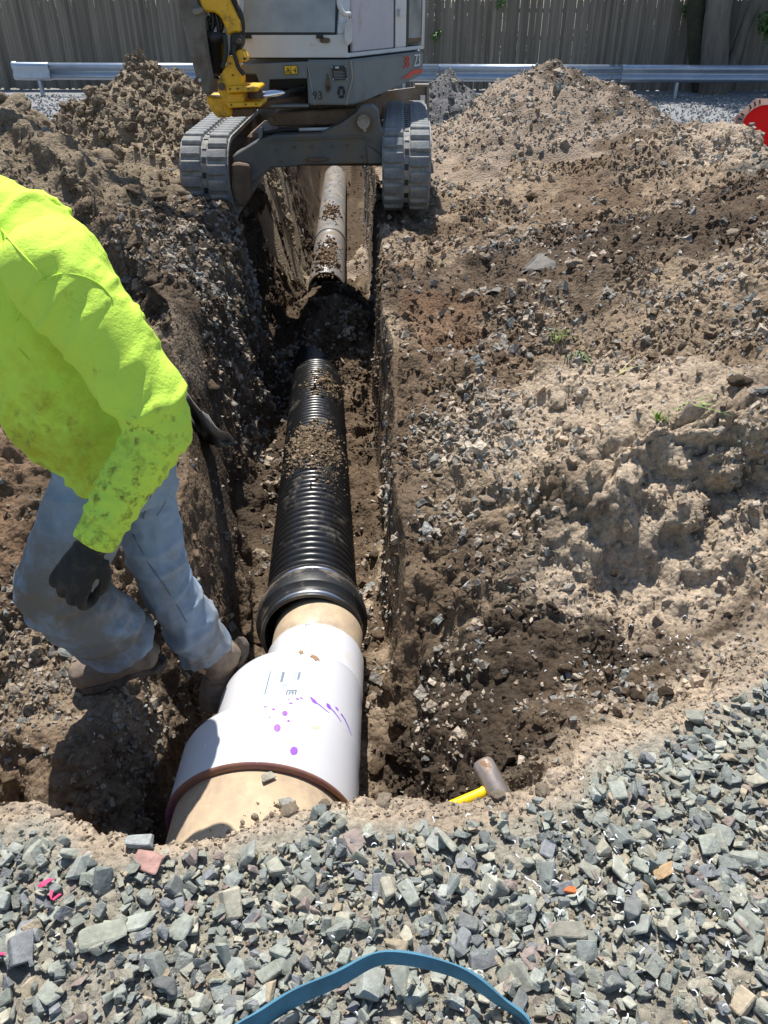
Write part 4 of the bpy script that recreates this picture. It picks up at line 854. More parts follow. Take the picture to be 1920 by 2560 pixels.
# tracks
YAW = R_(-1); ydir = Vector((math.sin(-YAW), math.cos(-YAW), 0)); xdir = Vector((ydir.y, -ydir.x, 0)); TR, TL, TW = .31, 1.50, .40
lug_me = slot_me = None
def track(cx, zc, tilt):
    A = Vector((cx, 6.98 + TR * .4, zc)); up = Vector((0, 0, 1)); fw = (ydir + Vector((0, 0, tilt))).normalized(); upv = xdir.cross(fw) * -1
    if upv.z < 0: upv = -upv
    loop = []
    ns = 14
    for k in range(ns + 1):
        t = math.pi / 2 + math.pi * k / ns; loop.append(A + fw * (TR * math.cos(t)) + upv * (TR * math.sin(t)))
    for k in range(1, 18): loop.append(A + fw * (TL * k / 18) - upv * TR)
    B = A + fw * TL
    for k in range(ns + 1):
        t = -math.pi / 2 + math.pi * k / ns; loop.append(B + fw * (TR * math.cos(t)) + upv * (TR * math.sin(t)))
    for k in range(1, 18): loop.append(B - fw * (TL * k / 18) + upv * TR)
    cen = lambda p: (p - A).dot(fw)
    def inner(p, d):
        q = min(max(cen(p), 0), TL); c = A + fw * q; n = (p - c); n -= xdir * n.dot(xdir); return p - n.normalized() * d
    bm = bmesh.new(); rows = []
    for p in loop: rows.append([bm.verts.new(p - xdir * TW / 2), bm.verts.new(p + xdir * TW / 2), bm.verts.new(inner(p, .035) + xdir * TW / 2), bm.verts.new(inner(p, .035) - xdir * TW / 2)])
    for a, b in zip(rows, rows[1:] + rows[:1]):
        for k in range(4): bm.faces.new((a[k], a[(k + 1) % 4], b[(k + 1) % 4], b[k]))
    tr_ = xobj('track', bm, M_track)
    # treads
    dist = [0]; LP = loop + [loop[0]]
    for a, b in zip(LP, LP[1:]): dist.append(dist[-1] + (b - a).length)
    tot = dist[-1]; nl = int(tot / .115)
    global lug_me
    if lug_me is None:
        bm = bmesh.new(); vv = box(bm, (0, 0, .012), (.165, .094, .03))
        for v in bm.verts:
            if v.co.z > .02: v.co.x *= .93; v.co.y *= .78
        bevel(bm, .006); lug_me = bpy.data.meshes.new('tread_lug'); bmesh.ops.recalc_face_normals(bm, faces=bm.faces); bm.to_mesh(lug_me); bm.free(); lug_me.materials.append(M_track)
    for side in (-1, 1):
        for k in range(nl):
            s_ = (k + (.25 if side > 0 else 0)) * tot / nl; i = max(j for j in range(len(dist)) if dist[j] <= s_ + 1e-6); i = min(i, len(loop) - 1)
            a, b = LP[i], LP[i + 1]; p = a + (b - a) * ((s_ - dist[i]) / max(1e-6, dist[i + 1] - dist[i])); t = (b - a).normalized(); n = (p - inner(p, .1)).normalized(); x_ = t.cross(n)
            o = bpy.data.objects.new('tread_lug', lug_me); link(o); M = Matrix(((x_.x, t.x, n.x, 0), (x_.y, t.y, n.y, 0), (x_.z, t.z, n.z, 0), (0, 0, 0, 1))); M.translation = p + xdir * (side * .108)
            o.parent = tr_; o.matrix_parent_inverse = Matrix(); o.matrix_basis = M
    global slot_me
    if slot_me is None:
        bm = bmesh.new(); box(bm, (0, 0, .002), (.034, .045, .008)); slot_me = bpy.data.meshes.new('drive_slot'); bm.to_mesh(slot_me); bm.free(); slot_me.materials.append(M_black)
    for k in range(nl):
        s_ = (k + .6) * tot / nl; i = min(max(j for j in range(len(dist)) if dist[j] <= s_ + 1e-6), len(loop) - 1)
        a, b = LP[i], LP[i + 1]; p = a + (b - a) * ((s_ - dist[i]) / max(1e-6, dist[i + 1] - dist[i])); t = (b - a).normalized(); n = (p - inner(p, .1)).normalized(); x_ = t.cross(n)
        o = bpy.data.objects.new('drive_slot', slot_me); link(o); M = Matrix(((x_.x, t.x, n.x, 0), (x_.y, t.y, n.y, 0), (x_.z, t.z, n.z, 0), (0, 0, 0, 1))); M.translation = p
        o.parent = tr_; o.matrix_parent_inverse = Matrix(); o.matrix_basis = M
    # frame with idler and sprocket between the belts
    bm = bmesh.new(); box(bm, A + fw * (TL / 2) - upv * .03, (TW * .62, TL * .9, .26), Matrix((xdir, fw, upv)).transposed()); bevel(bm, .02); xobj('track_frame', bm, M_rust)
    for c in (A, B):
        bm = bmesh.new(); tube(bm, [c - xdir * .15, c + xdir * .15], TR - .045, 24); xobj('track_wheel', bm, M_rust)
    return tr_
track(.19, .47, .02); track(-1.47, .41, .03)
# undercarriage
cm = xplate('cross_member', [(270, 385), (400, 345), (760, 335), (920, 262), (1050, 175), (1090, 122), (1180, 112), (1228, 150), (1250, 300), (1300, 325), (1285, 420), (1262, 560), (1130, 572), (640, 582), (490, 602), (380, 604), (210, 742), (185, 640), (70, 600), (66, 510)], 6.95, .22, M_under, .01, ZU)
xplate('ridge', [(330, 400), (420, 372), (1100, 352), (1180, 390), (1180, 398), (1100, 360), (420, 381), (335, 408)], 6.925, .03, M_under, 0, ZU, cm).matrix_parent_inverse = Matrix()
xplate('guide_plate', [(60, 575), (110, 568), (190, 578), (205, 600), (214, 840), (165, 918), (100, 905), (50, 760)], 6.86, .10, M_rust, .015, ZU)
xplate('tow_eye', [(650, 540), (690, 528), (800, 528), (835, 536), (800, 552), (690, 556)], 6.91, .06, M_rust, .004, ZU)
xplate('rib_plate', [(1135, 425), (1262, 510), (1262, 570), (1150, 572)], 6.92, .04, M_under, .004, ZU)
xplate('pivot_arm', [(345, 215), (375, 180), (430, 165), (1065, 128), (1065, 190), (940, 262), (420, 275), (365, 268)], 7.16, .16, M_rust, .01, ZU)
xdisc('pivot_boss', 1118, 243, 68, 6.925, .08, M_rust, ZU); M_pin = mat('pin_steel', (.30, .28, .25), .5, metal=.4, var=.2, vscale=12, dirt=(.2, .15, .1), dirt_amt=.3, dscale=10); xdisc('pivot_pin', 1112, 240, 50, 6.895, .06, M_pin, ZU); xdisc('pin_bolt', 1122, 303, 13, 6.90, .05, M_pin, ZU); xdisc('arm_pin', 372, 225, 26, 7.13, .05, M_rust, ZU)
xplate('valve_block', [(275, 292), (305, 290), (305, 370), (275, 372)], 7.0, .1, M_dgrey, .004, ZU)
for pts in ([(300, 330), (380, 318), (470, 300), (560, 300)], [(300, 352), (400, 345), (520, 330), (600, 330)]):
    bm = bmesh.new(); tube(bm, catmull([PY(*ZU(*p), 7.05) for p in pts], 5), .014, 8); xobj('hydraulic_hose', bm, M_black, None, True)
bm = bmesh.new(); tube(bm, [PY(*ZU(600, 300), 7.08), PY(*ZU(880, 293), 7.08)], .013, 10); xobj('hydraulic_pipe', bm, M_lgrey, None, True)
bm = bmesh.new(); tube(bm, [(-.50, 7.85, .72), (-.50, 7.85, .955)], .48, 40); xobj('slew_ring', bm, M_rust)
bm = bmesh.new(); box(bm, (-.5, 7.75, .58), (1.35, .9, .26), Matrix.Rotation(YAW, 3, 'Z')); bevel(bm, .03); xobj('undercarriage_frame', bm, M_rust)
# blade behind
bl = [PY(619, 272, 8.75), PY(1072, 214, 9.0), PY(1072, 292, 9.0), PY(640, 318, 8.75)]
bm = bmesh.new(); prism(bm, bl, Vector((0, .05, 0))); bobjb = xobj('dozer_blade', bm, M_blade)
bm = bmesh.new(); prism(bm, [PY(1038, 211, 8.94), PY(1073, 211, 8.94), PY(1073, 217, 8.94), PY(1038, 217, 8.94)], Vector((0, .13, 0))); xobj('blade_edge', bm, M_blade, bobjb)
bm = bmesh.new(); prism(bm, [PY(1067, 218, 8.94), PY(1073, 218, 8.94), PY(1073, 292, 8.94), PY(1067, 292, 8.94)], Vector((0, .13, 0))); xobj('blade_edge', bm, M_blade, bobjb)
xplate('blade_sticker', [(1051, 238), (1063, 238), (1063, 256), (1051, 256)], 8.93, .004, M_lgrey, 0)
# upper body: footprint with a notch at the front for the swing cylinder
def prism_z(name, foot, z0, z1, m, bev=.02, tail=.0):
    bm = bmesh.new(); a = [bm.verts.new((x, y, z0 + tail * max(0, y - 7.0))) for x, y in foot]; b = [bm.verts.new((x, y, z1)) for x, y in foot]; n = len(a)
    bm.faces.new(a[::-1]); bm.faces.new(b)
    for i in range(n): bm.faces.new((a[i], a[(i + 1) % n], b[(i + 1) % n], b[i]))
    bmesh.ops.recalc_face_normals(bm, faces=bm.faces)
    if bev: bevel(bm, bev, 2)
    return xobj(name, bm, m)
foot = [(-1.16, 7.32), (-.61, 7.32), (-.61, 7.0), (-.30, 7.0), (-.235, 7.03), (-.16, 7.13), (.02, 7.5), (.22, 7.92), (.36, 8.25), (.34, 8.6), (.1, 8.9), (-.4, 9.05), (-.9, 8.85), (-1.16, 8.3)]
bodyu = prism_z('upper_body', foot, .957, 1.272, M_dgrey, .012, .10)
xplate('front_panel', [(596, 162), (769, 154), (769, 196), (673, 199), (669, 268), (655, 268), (652, 215), (640, 185), (606, 184), (596, 190)], 7.0, .06, M_dgrey, .006)
xplate('panel_lip', [(669, 262), (771, 261), (771, 268), (669, 269)], 6.995, .10, M_dgrey, .004)
xplate('opening_back', [(596, 184), (769, 196), (769, 268), (596, 268)], 7.27, .03, M_black, 0)
sl = PY(768, 156, 6.995), PY(787, 262, 6.995)
bm = bmesh.new(); tube(bm, [sl[0], sl[1]], .004, 6); xobj('panel_seam', bm, mat('seam_dust', (.33, .34, .31), .8))
bm = bmesh.new(); tube(bm, [PY(636, 243, 6.86), PY(760, 224, 7.18)], .036, 16); xobj('cylinder_rod', bm, M_chrome, None, True)
bm = bmesh.new(); tube(bm, [PY(596, 256, 6.90), PY(755, 250, 7.2)], .055, 16); xobj('swing_cylinder', bm, M_rust, None, True)
bm = bmesh.new(); tube(bm, [PY(618, 243, 6.80), PY(650, 240, 6.86)], .062, 16); xobj('cylinder_gland', bm, M_rust, None, True)
# decals and fittings on the front
ZP = lambda x, y: (660 + x / 6.9125, 150 + y / 6.9125)
ws = xplate('warning_sign', [(340, 100), (570, 88), (590, 240), (360, 258)], 6.985, .006, M_decal_y, 0, ZP)
def wstrip(pts, w_, Y=6.982):
    bm = bmesh.new(); P_ = [PY(*ZP(*p), Y) for p in pts]
    for a, b in zip(P_, P_[1:]): tube(bm, [a, b], w_, 5)
    xobj('pictogram', bm, M_ink, ws).matrix_parent_inverse = Matrix()
wstrip([(380, 228), (412, 132), (465, 222), (380, 228)], .0022); wstrip([(412, 205), (425, 172)], .004); wstrip([(500, 182), (528, 180)], .003); wstrip([(545, 215), (543, 165)], .005); wstrip([(543, 150), (545, 142)], .006); wstrip([(346, 104), (567, 93), (584, 237), (364, 252), (346, 104)], .0018); wstrip([(462, 98), (470, 245)], .0014)
dp = xplate('data_plate', [(1165, 105), (1415, 98), (1440, 340), (1195, 350)], 6.975, .006, M_ink, 0, ZP)
for k in range(6):
    y = 195 + k * 24; xplate('engraved_line', [(1200 + k * 4, y), (1325 + k * 3 + (60 if k % 2 else 30), y - 3), (1325 + k * 3 + (60 if k % 2 else 30), y + 4), (1200 + k * 4, y + 7)], 6.972, .003, mat('plate_grey', (.25, .26, .27), .5) if 'plate_grey' not in MATS else MATS['plate_grey'], 0, ZP, dp).matrix_parent_inverse = Matrix()
xplate('plate_badge', [(1228, 118), (1292, 115), (1295, 142), (1232, 145)], 6.972, .003, M_wht, 0, ZP, dp).matrix_parent_inverse = Matrix()
for p in [(1175, 122), (1408, 114), (1200, 333), (1432, 328)]: xdisc('rivet', p[0], p[1], 9, 6.968, .01, M_lgrey, ZP, None, 0)
p = PY(*ZP(925, 620), 6.992); text_mesh('93', .085, M_ink, 'number_mark', Matrix.Translation(p) @ Matrix.Rotation(R_(90), 4, 'X'), None, .0015); under(bpy.data.objects['number_mark'], ex)
xdisc('lock', 1112, 485, 34, 6.975, .03, M_black, ZP); xplate('rust_stain', [(1075, 330), (1085, 240), (1100, 225), (1120, 300), (1150, 420), (1130, 560), (1080, 560), (1060, 430)], 6.992, .008, M_rust, 0, ZP)
for pts in ([(1295, 495), (1320, 475), (1350, 475), (1375, 492)], [(1300, 625), (1325, 640), (1355, 640), (1380, 622)], [(1275, 535), (1310, 538)], [(1365, 535), (1398, 533)], [(1275, 580), (1305, 582)], [(1365, 578), (1398, 576)]):
    bm = bmesh.new(); tube(bm, [PY(*ZP(*q), 6.992) for q in pts], .010, 6); xobj('vent_slot', bm, M_ink)
mud = mat('dried_mud', (.36, .31, .22), .95)
xplate('mud_run', [(1490, 20), (1515, 15), (1530, 150), (1545, 300), (1500, 480), (1470, 560), (1440, 770), (1415, 775), (1450, 560), (1490, 450), (1520, 300), (1505, 160)], 6.992, .008, mud, 0, ZP)
# side marking on the tail panel (panel runs from (.02,7.5) to (.36,8.25))
def on_side(t, z, out=.012):
    a, b = Vector((.02, 7.5, 0)), Vector((.36, 8.25, 0)); d = (b - a).normalized(); n = Vector((d.y, -d.x, 0)); p = a + (b - a) * t + n * out; p.z = z; return p, d, n
def side_text(s, t, z, size, m, name):
    p, d, n = on_side(t, z); M = Matrix(((d.x, 0, n.x, p.x), (d.y, 0, n.y, p.y), (0, 1, 0, p.z), (0, 0, 0, 1))); text_mesh(s, size, m, name, M, None, .0015); o = [x for x in bpy.data.objects if x.name.startswith(name)][-1]; return o
for s, t, m, nm in (('38', .50, M_red, 'model_number'), ('Z3', .80, M_wht, 'model_letters')):
    under(side_text(s, t, 1.205, .135, m, nm), ex)
bm = bmesh.new()
q = [on_side(t, z, .011)[0] for t, z in ((.35, 1.085), (.62, 1.085), (.66, 1.105), (.95, 1.105), (.95, 1.135), (.68, 1.14), (.60, 1.125))]
bm.faces.new([bm.verts.new(v) for v in q]); o = xobj('logo_wedge', bm, M_red); o.modifiers.new('s', 'SOLIDIFY').thickness = .003
# cab
FLc, FRc, RRc, RLc = Vector((-1.13, 7.03, 0)), Vector((-.285, 7.03, 0)), Vector((.375, 8.40, 0)), Vector((-.72, 8.55, 0))
ZB, ZT = 1.285, 2.36
def vz(p, z): return Vector((p.x, p.y, z))
def wall(name, a, b, z0, z1, th, m, parent=None, bev=.004, z1b=None, lean=None):
    d = (b - a).normalized(); n = Vector((-d.y, d.x, 0)); bm = bmesh.new()
    L1 = Vector((0, 0, 0)) if lean is None else Vector(lean) * ((z1 - z0) / 1.0); prism(bm, [vz(a, z0), vz(b, z0), vz(b, z1 if z1b is None else z1b) + L1, vz(a, z1) + L1], n * th); bmesh.ops.recalc_face_normals(bm, faces=bm.faces)
    if bev: bevel(bm, bev)
    return xobj(name, bm, m, parent)
def along(a, b, t): return a + (b - a) * t
wall('front_apron', FLc, FRc, ZB, 1.44, .05, M_lgrey)
wall('windscreen', along(FLc, FRc, .04), along(FLc, FRc, .885), 1.445, ZT, .008, M_glass, None, 0, lean=(.05, .36, 0))
fr = wall('windscreen_seal', along(FLc, FRc, .02), along(FLc, FRc, .90), 1.435, 1.455, .03, M_black, None, .003)
wall('windscreen_seal', along(FLc, FRc, .885), along(FLc, FRc, .90), 1.455, ZT, .03, M_black, None, .003, lean=(.05, .36, 0))
wall('corner_pillar', along(FLc, FRc, .90), FRc, 1.44, ZT, .07, M_lgrey, None, .012, lean=(.12, .36, 0))
wall('corner_pillar', FLc, along(FLc, FRc, .03), 1.44, ZT, .07, M_lgrey, None, .008, lean=(.05, .36, 0))
for nm, a, b, z0, z1, m_, inset in (('door_sill', 0, 1, ZB, 1.315, M_lgrey, 0),):
    wall(nm, along(FRc, RRc, a), along(FRc, RRc, b), z0, z1, .05, m_)
door = wall('door', along(FRc, RRc, .06), along(FRc, RRc, .56), 1.32, 1.80, .03, mat('door_panel', (.46, .46, .52), .4, var=.08, vscale=3, dirt=(.34, .30, .24), dirt_amt=.15, dscale=3), None, .006)
wall('door_glass', along(FRc, RRc, .06), along(FRc, RRc, .56), 1.805, ZT - .1, .008, M_glass, None, 0)
wall('door_seal', along(FRc, RRc, .562), along(FRc, RRc, .58), 1.315, ZT - .05, .04, M_black, None, .003)
wall('side_pillar', along(FRc, RRc, .582), along(FRc, RRc, .735), 1.315, ZT, .06, M_lgrey, None, .01)
wall('side_seal', along(FRc, RRc, .737), along(FRc, RRc, .765), 1.315, ZT - .05, .06, M_black, None, .004)
wall('side_window', along(FRc, RRc, .77), along(FRc, RRc, .955), 1.38, ZT - .1, .008, M_glass, None, 0)
wall('window_frame', along(FRc, RRc, .765), along(FRc, RRc, .96), 1.345, 1.385, .035, M_rust, None, .006)
wall('window_frame', along(FRc, RRc, .94), along(FRc, RRc, .962), 1.385, ZT - .1, .035, M_rust, None, .006)
wall('rear_pillar', along(FRc, RRc, .963), RRc, 1.315, ZT, .06, M_lgrey, None, .006)
wall('rear_wall', RRc, RLc, ZB, ZT, .03, M_lgrey, None, .004); wall('left_wall', RLc, FLc, ZB, 1.9, .03, M_lgrey, None, .004)
prism_z('cab_roof', [(FLc.x + .02, FLc.y + .32), (FRc.x + .14, FRc.y + .32), (RRc.x + .02, RRc.y + .02), (RLc.x - .02, RLc.y + .02)], ZT, ZT + .08, M_lgrey, .02)
prism_z('cab_floor', [(FLc.x + .01, FLc.y + .06), (FRc.x - .04, FRc.y + .06), (RRc.x - .06, RRc.y - .05), (RLc.x + .05, RLc.y - .05)], ZB - .01, ZB + .03, M_black, 0)
def hand(pts, r, m, name):
    bm = bmesh.new(); tube(bm, catmull([PY(*Z1(*p[:2]), p[2]) for p in pts], 6), r, 10); return xobj(name, bm, m, None, True)
hand([(1035, -160, 6.93), (1030, -20, 6.91), (1036, 40, 6.90), (1060, 80, 6.91), (1092, 82, 6.97)], .018, M_lgrey, 'grab_handle')
xplate('door_latch', [(1062, 150), (1098, 100), (1108, 150), (1108, 240), (1080, 265), (1062, 235)], 6.97, .04, M_lgrey, .006, Z1)
xplate('oval_badge', [(918, 226), (930, 218), (970, 218), (980, 228), (978, 242), (965, 248), (932, 248), (920, 240)], 7.012, .02, M_rust, .003, Z1)
for x in (505, 920): xplate('wiper_stop', [(x - 18, 195), (x + 14, 195), (x + 24, 222), (x - 22, 222)], 7.0, .03, M_black, .004, Z1)
wall('door_step_edge', along(FRc, RRc, .60), along(FRc, RRc, .66), 1.55, 1.60, -.03, M_lgrey, None, .004)
# inside the cab
bm = bmesh.new(); box(bm, (-.45, 7.95, 1.5), (.5, .5, .16)); bevel(bm, .04, 2); xobj('seat', bm, M_black, None)
bm = bmesh.new(); box(bm, (-.38, 8.2, 1.85), (.48, .14, .62)); bevel(bm, .04, 2); xobj('seat_back', bm, M_black, None)
cons = wall('side_console', Vector((-.72, 7.42, 0)), Vector((-.30, 7.42, 0)), 1.32, 1.72, .2, M_lgrey, None, .01)
for k in range(8):
    bm = bmesh.new(); x = -.56 + k * .028; box(bm, (x, 7.412, 1.615), (.011, .012, .10)); xobj('vent_slot', bm, M_ink, None)
for x in (-.75, -.25):
    bm = bmesh.new(); tube(bm, [(x, 7.5, 1.6), (x + .02, 7.42, 1.75), (x + .02, 7.40, 1.85)], [.014, .014, .026], 10); xobj('control_lever', bm, M_black, None, True)
# swing post and boom at the left
sp = xplate('swing_post', [(880, 980), (1010, 965), (1050, 870), (1110, 850), (1165, 905), (1215, 1010), (1208, 1062), (1062, 1085), (1075, 1260), (1140, 1320), (1142, 1480), (1150, 1600), (1170, 1800), (900, 1862), (800, 1730), (722, 1580), (714, 1420), (745, 1345), (870, 1110)], 6.60, .18, M_yel, .008, Z2)
xplate('swing_flange', [(880, 1495), (1400, 1488), (1438, 1505), (1440, 1560), (1400, 1585), (885, 1612)], 6.50, .34, M_yel, .006, Z2)
xplate('swing_flange', [(885, 1780), (1450, 1768), (1480, 1790), (1470, 1845), (900, 1866)], 6.50, .34, M_yel, .006, Z2)
xplate('swing_block', [(900, 1620), (1170, 1600), (1170, 1780), (900, 1790)], 6.56, .12, M_yel, .01, Z2)
xplate('swing_housing', [(520, 1660), (860, 1690), (900, 1860), (960, 1880), (950, 2030), (700, 2035), (610, 1910), (530, 1760)], 6.66, .3, M_yel, .02, Z2)
xplate('swing_base', [(930, 1872), (1312, 1870), (1312, 2010), (960, 2030)], 6.72, .3, M_rust, .01, Z2)
xdisc('pivot_pin', 783, 1500, 58, 6.575, .06, M_rust, Z2); xdisc('bolt_hole', 1185, 1015, 22, 6.585, .04, M_ink, Z2, None, 0)
xdisc('pivot_boss', 660, 1470, 105, 6.62, .2, M_rust, Z2); xdisc('boom_pin', 375, 1400, 60, 6.60, .12, M_rust, Z2); xdisc('boom_pin_cap', 408, 1385, 26, 6.57, .06, M_lgrey, Z2)
bo = xplate('boom', [(20, -1500), (330, -1500), (330, 0), (400, 130), (490, 240), (500, 480), (560, 900), (640, 1330), (605, 1645), (485, 1650), (335, 1320), (235, 930), (105, 430), (30, 130)], 6.60, .20, M_boom, .02, Z2)
xplate('boom_plate', [(395, 240), (490, 235), (510, 500), (575, 900), (690, 1230), (750, 1320), (640, 1340), (565, 1100), (480, 700), (410, 420)], 6.66, .12, M_rust, .006, Z2)
xplate('clamp', [(270, 150), (440, 120), (470, 190), (440, 245), (330, 275), (280, 240)], 6.57, .1, M_blade, .008, Z2)
yb = xplate('boom_lug', [(380, -1500), (860, -1500), (890, -20), (1000, 200), (1085, 380), (1112, 565), (1040, 560), (960, 575), (905, 630), (850, 480), (770, 290), (660, 215), (480, 200), (430, 100), (395, 0)], 6.64, .16, M_yel, .012, Z2)
xplate('knuckle', [(930, 610), (975, 565), (1110, 580), (1135, 680), (1125, 800), (1075, 860), (1010, 950), (900, 965), (930, 850)], 6.61, .2, M_black, .02, Z2)
xdisc('knuckle_pin', 1080, 715, 42, 6.585, .06, M_rust, Z2)
bm = bmesh.new(); tube(bm, catmull([PY(*Z2(950, -500), 6.80), PY(*Z2(980, 0), 6.78), PY(*Z2(1085, 230), 6.76), PY(*Z2(1125, 450), 6.76), PY(*Z2(1100, 620), 6.76)], 6), .030, 10); xobj('hydraulic_hose', bm, M_black, None, True)
bm = bmesh.new(); tube(bm, [PY(*Z2(690, 545), 6.70), PY(*Z2(695, 730), 6.70), PY(*Z2(695, 735), 6.70), PY(*Z2(720, 1260), 6.70)], [.075, .075, .062, .06], 16); xobj('boom_cylinder', bm, M_black, None, True)
for pts in ([(600, 520), (650, 420), (700, 330), (720, 250)], [(760, 540), (790, 420), (760, 330), (700, 260)], [(560, 540), (540, 400), (600, 300)]):
    bm = bmesh.new(); tube(bm, catmull([PY(*Z2(*p), 6.72) for p in pts], 5), .02, 8); xobj('hydraulic_hose', bm, M_black, None, True)
for x, y in [(450, 560), (560, 440), (700, 440), (860, 432), (980, 428), (1100, 520), (420, 470), (1200, 470)]: xdisc('bolt', x, y, 9, 6.935, .03, M_rust, ZU, None, 0)
for x, y in [(930, 1540), (1060, 1535), (1250, 1530), (950, 1815), (1200, 1808), (1380, 1800), (930, 1100), (980, 1300)]: xdisc('bolt', x, y, 16, 6.49 if y > 1400 else 6.585, .03, M_rust, Z2, None, 0)
for pts in ([(560, -300), (590, 0), (600, 180), (640, 330), (620, 520)], [(640, -300), (700, 20), (690, 220), (730, 420), (740, 560)], [(1020, 760), (1000, 900), (1040, 1040), (1090, 1180), (1180, 1290)], [(840, 600), (860, 800), (850, 1000), (800, 1180)]):
    bm = bmesh.new(); tube(bm, catmull([PY(*Z2(*p), 6.70 if p[1] < 600 else 6.57) for p in pts], 6), .016, 8); xobj('hydraulic_hose', bm, M_black, None, True)
for k, (px, py, r) in enumerate([(470, 522, 22), (560, 528, 26), (500, 532, 18), (985, 522, 22), (1040, 524, 26), (1065, 520, 18)]):
    p = PY(px, py, 6.72); clod_g(p.x, p.y, r * .0034, DARK * 2.2)
# upper boom, dipper and bucket, above the picture
bt = PY(*Z2(200, -1450), 6.6)
def beam(name, pts, ws, th, m):
    bm = bmesh.new(); tube(bm, pts, [(a, th) for a in ws], 4); bevel(bm, .01); return xobj(name, bm, m)
beam('boom_top', [bt + Vector((0, .1, -.1)), bt + Vector((-.05, -.02, .5)), bt + Vector((-.4, -.1, .95))], [.14, .15, .11], .11, M_boom)
beam('dipper', [bt + Vector((-.3, -.05, 1.0)), bt + Vector((-1.5, .1, .75))], [.13, .08], .09, M_boom)

# ------------------------------------------------------------------ worker
M_shirt = mat('hi_vis_cotton', (.58, .83, .10), .85, var=.06, vscale=8, dirt=(.19, .17, .035), dirt_amt=-.02, dscale=9, bump=.003, bscale=110, spec=.2)
M_jean = mat('dirty_denim', (.27, .35, .44), .9, var=.14, vscale=22, dirt=(.235, .205, .16), dirt_amt=.24, dscale=3.2, bump=.001, bscale=700, spec=.2)
M_glove = mat('black_knit_glove', (.016, .015, .014), .8, var=.3, vscale=30, dirt=(.075, .06, .045), dirt_amt=.25, dscale=14, bump=.0012, bscale=600)
M_boot = mat('muddy_leather', (.17, .13, .095), .75, var=.3, vscale=20, dirt=(.26, .20, .145), dirt_amt=.35, dscale=9, bump=.003, bscale=60)
M_sole = mat('boot_sole', (.05, .042, .034), .85, dirt=(.15, .11, .08), dirt_amt=.4, dscale=15)
M_skin = mat('skin', (.50, .30, .21), .5); M_hair = mat('hair', (.06, .042, .03), .6, var=.3, vscale=60)
pe = thing('person', 'person in fluorescent yellow-green long-sleeved shirt and dirty jeans stepping through the trench', 'person', (-.85, 1.85, -.2))
WS = 1.05
def J(px, py, d): return PD(px, py, d * WS)
def WV(x, y, z): return CAMP + (Vector((x, y, z)) - CAMP) * WS
SH_L, EL_L, WR_L = J(150, 700, 1.66), J(392, 1062, 1.74), J(240, 1345, 1.76)
HIPC = WV(-.745, 1.88, .60); HIP_F, HIP_B = WV(-.765, 1.79, .58), WV(-.735, 1.98, .57)
KN_F, AN_F = J(138, 1472, 2.17), J(322, 1618, 2.47)
KN_B, AN_B = J(400, 1425, 2.44), J(520, 1640, 2.68)
NECK = WV(-.90, 1.83, 1.26); SH_R = WV(-.88, 2.03, 1.15); EL_R = WV(-.82, 2.16, .86); WR_R = WV(-.84, 2.13, .66); HEADC = WV(-1.06, 1.82, 1.42)
LAT = Vector((0, 1, 0))
def shirt_bm():
    bm = bmesh.new()
    c = [J(330, 1140, 2.10), J(290, 1090, 2.07), J(215, 985, 2.02), J(140, 860, 1.95), J(80, 730, 1.87), J(35, 610, 1.80), J(-10, 540, 1.78), J(-40, 500, 1.78)]
    r = [(.185, .165), (.20, .195), (.205, .235), (.20, .235), (.205, .21), (.19, .165), (.10, .11), (.075, .08)]
    tube(bm, c, r, 28, side=LAT)
    a = catmull([SH_L + Vector((-.05, .07, .03)), SH_L, SH_L.lerp(EL_L, .5) + Vector((.012, 0, .01)), EL_L, EL_L.lerp(WR_L, .5), WR_L + (WR_L - EL_L) * .06], 4)
    n = len(a); tube(bm, a, [float(np.interp(k / (n - 1), [0, .2, .45, .62, .8, .93, 1], [.092, .102, .090, .078, .064, .055, .051])) for k in range(n)], 20)
    a = catmull([SH_R + Vector((.03, -.07, .03)), SH_R, EL_R, WR_R], 4); n = len(a); tube(bm, a, [float(np.interp(k / (n - 1), [0, .3, .65, 1], [.095, .095, .075, .05])) for k in range(n)], 18)
    return bm
sm = remesh(shirt_bm(), .0092, 5)
ax_a = np.array([SH_L, EL_L, WR_L], float)
def seg_t(p, a, b):
    ab = b - a; t = np.clip(((p - a) @ ab) / (ab @ ab), 0, 1); return t, np.linalg.norm(p - (a + t[:, None] * ab), axis=1)
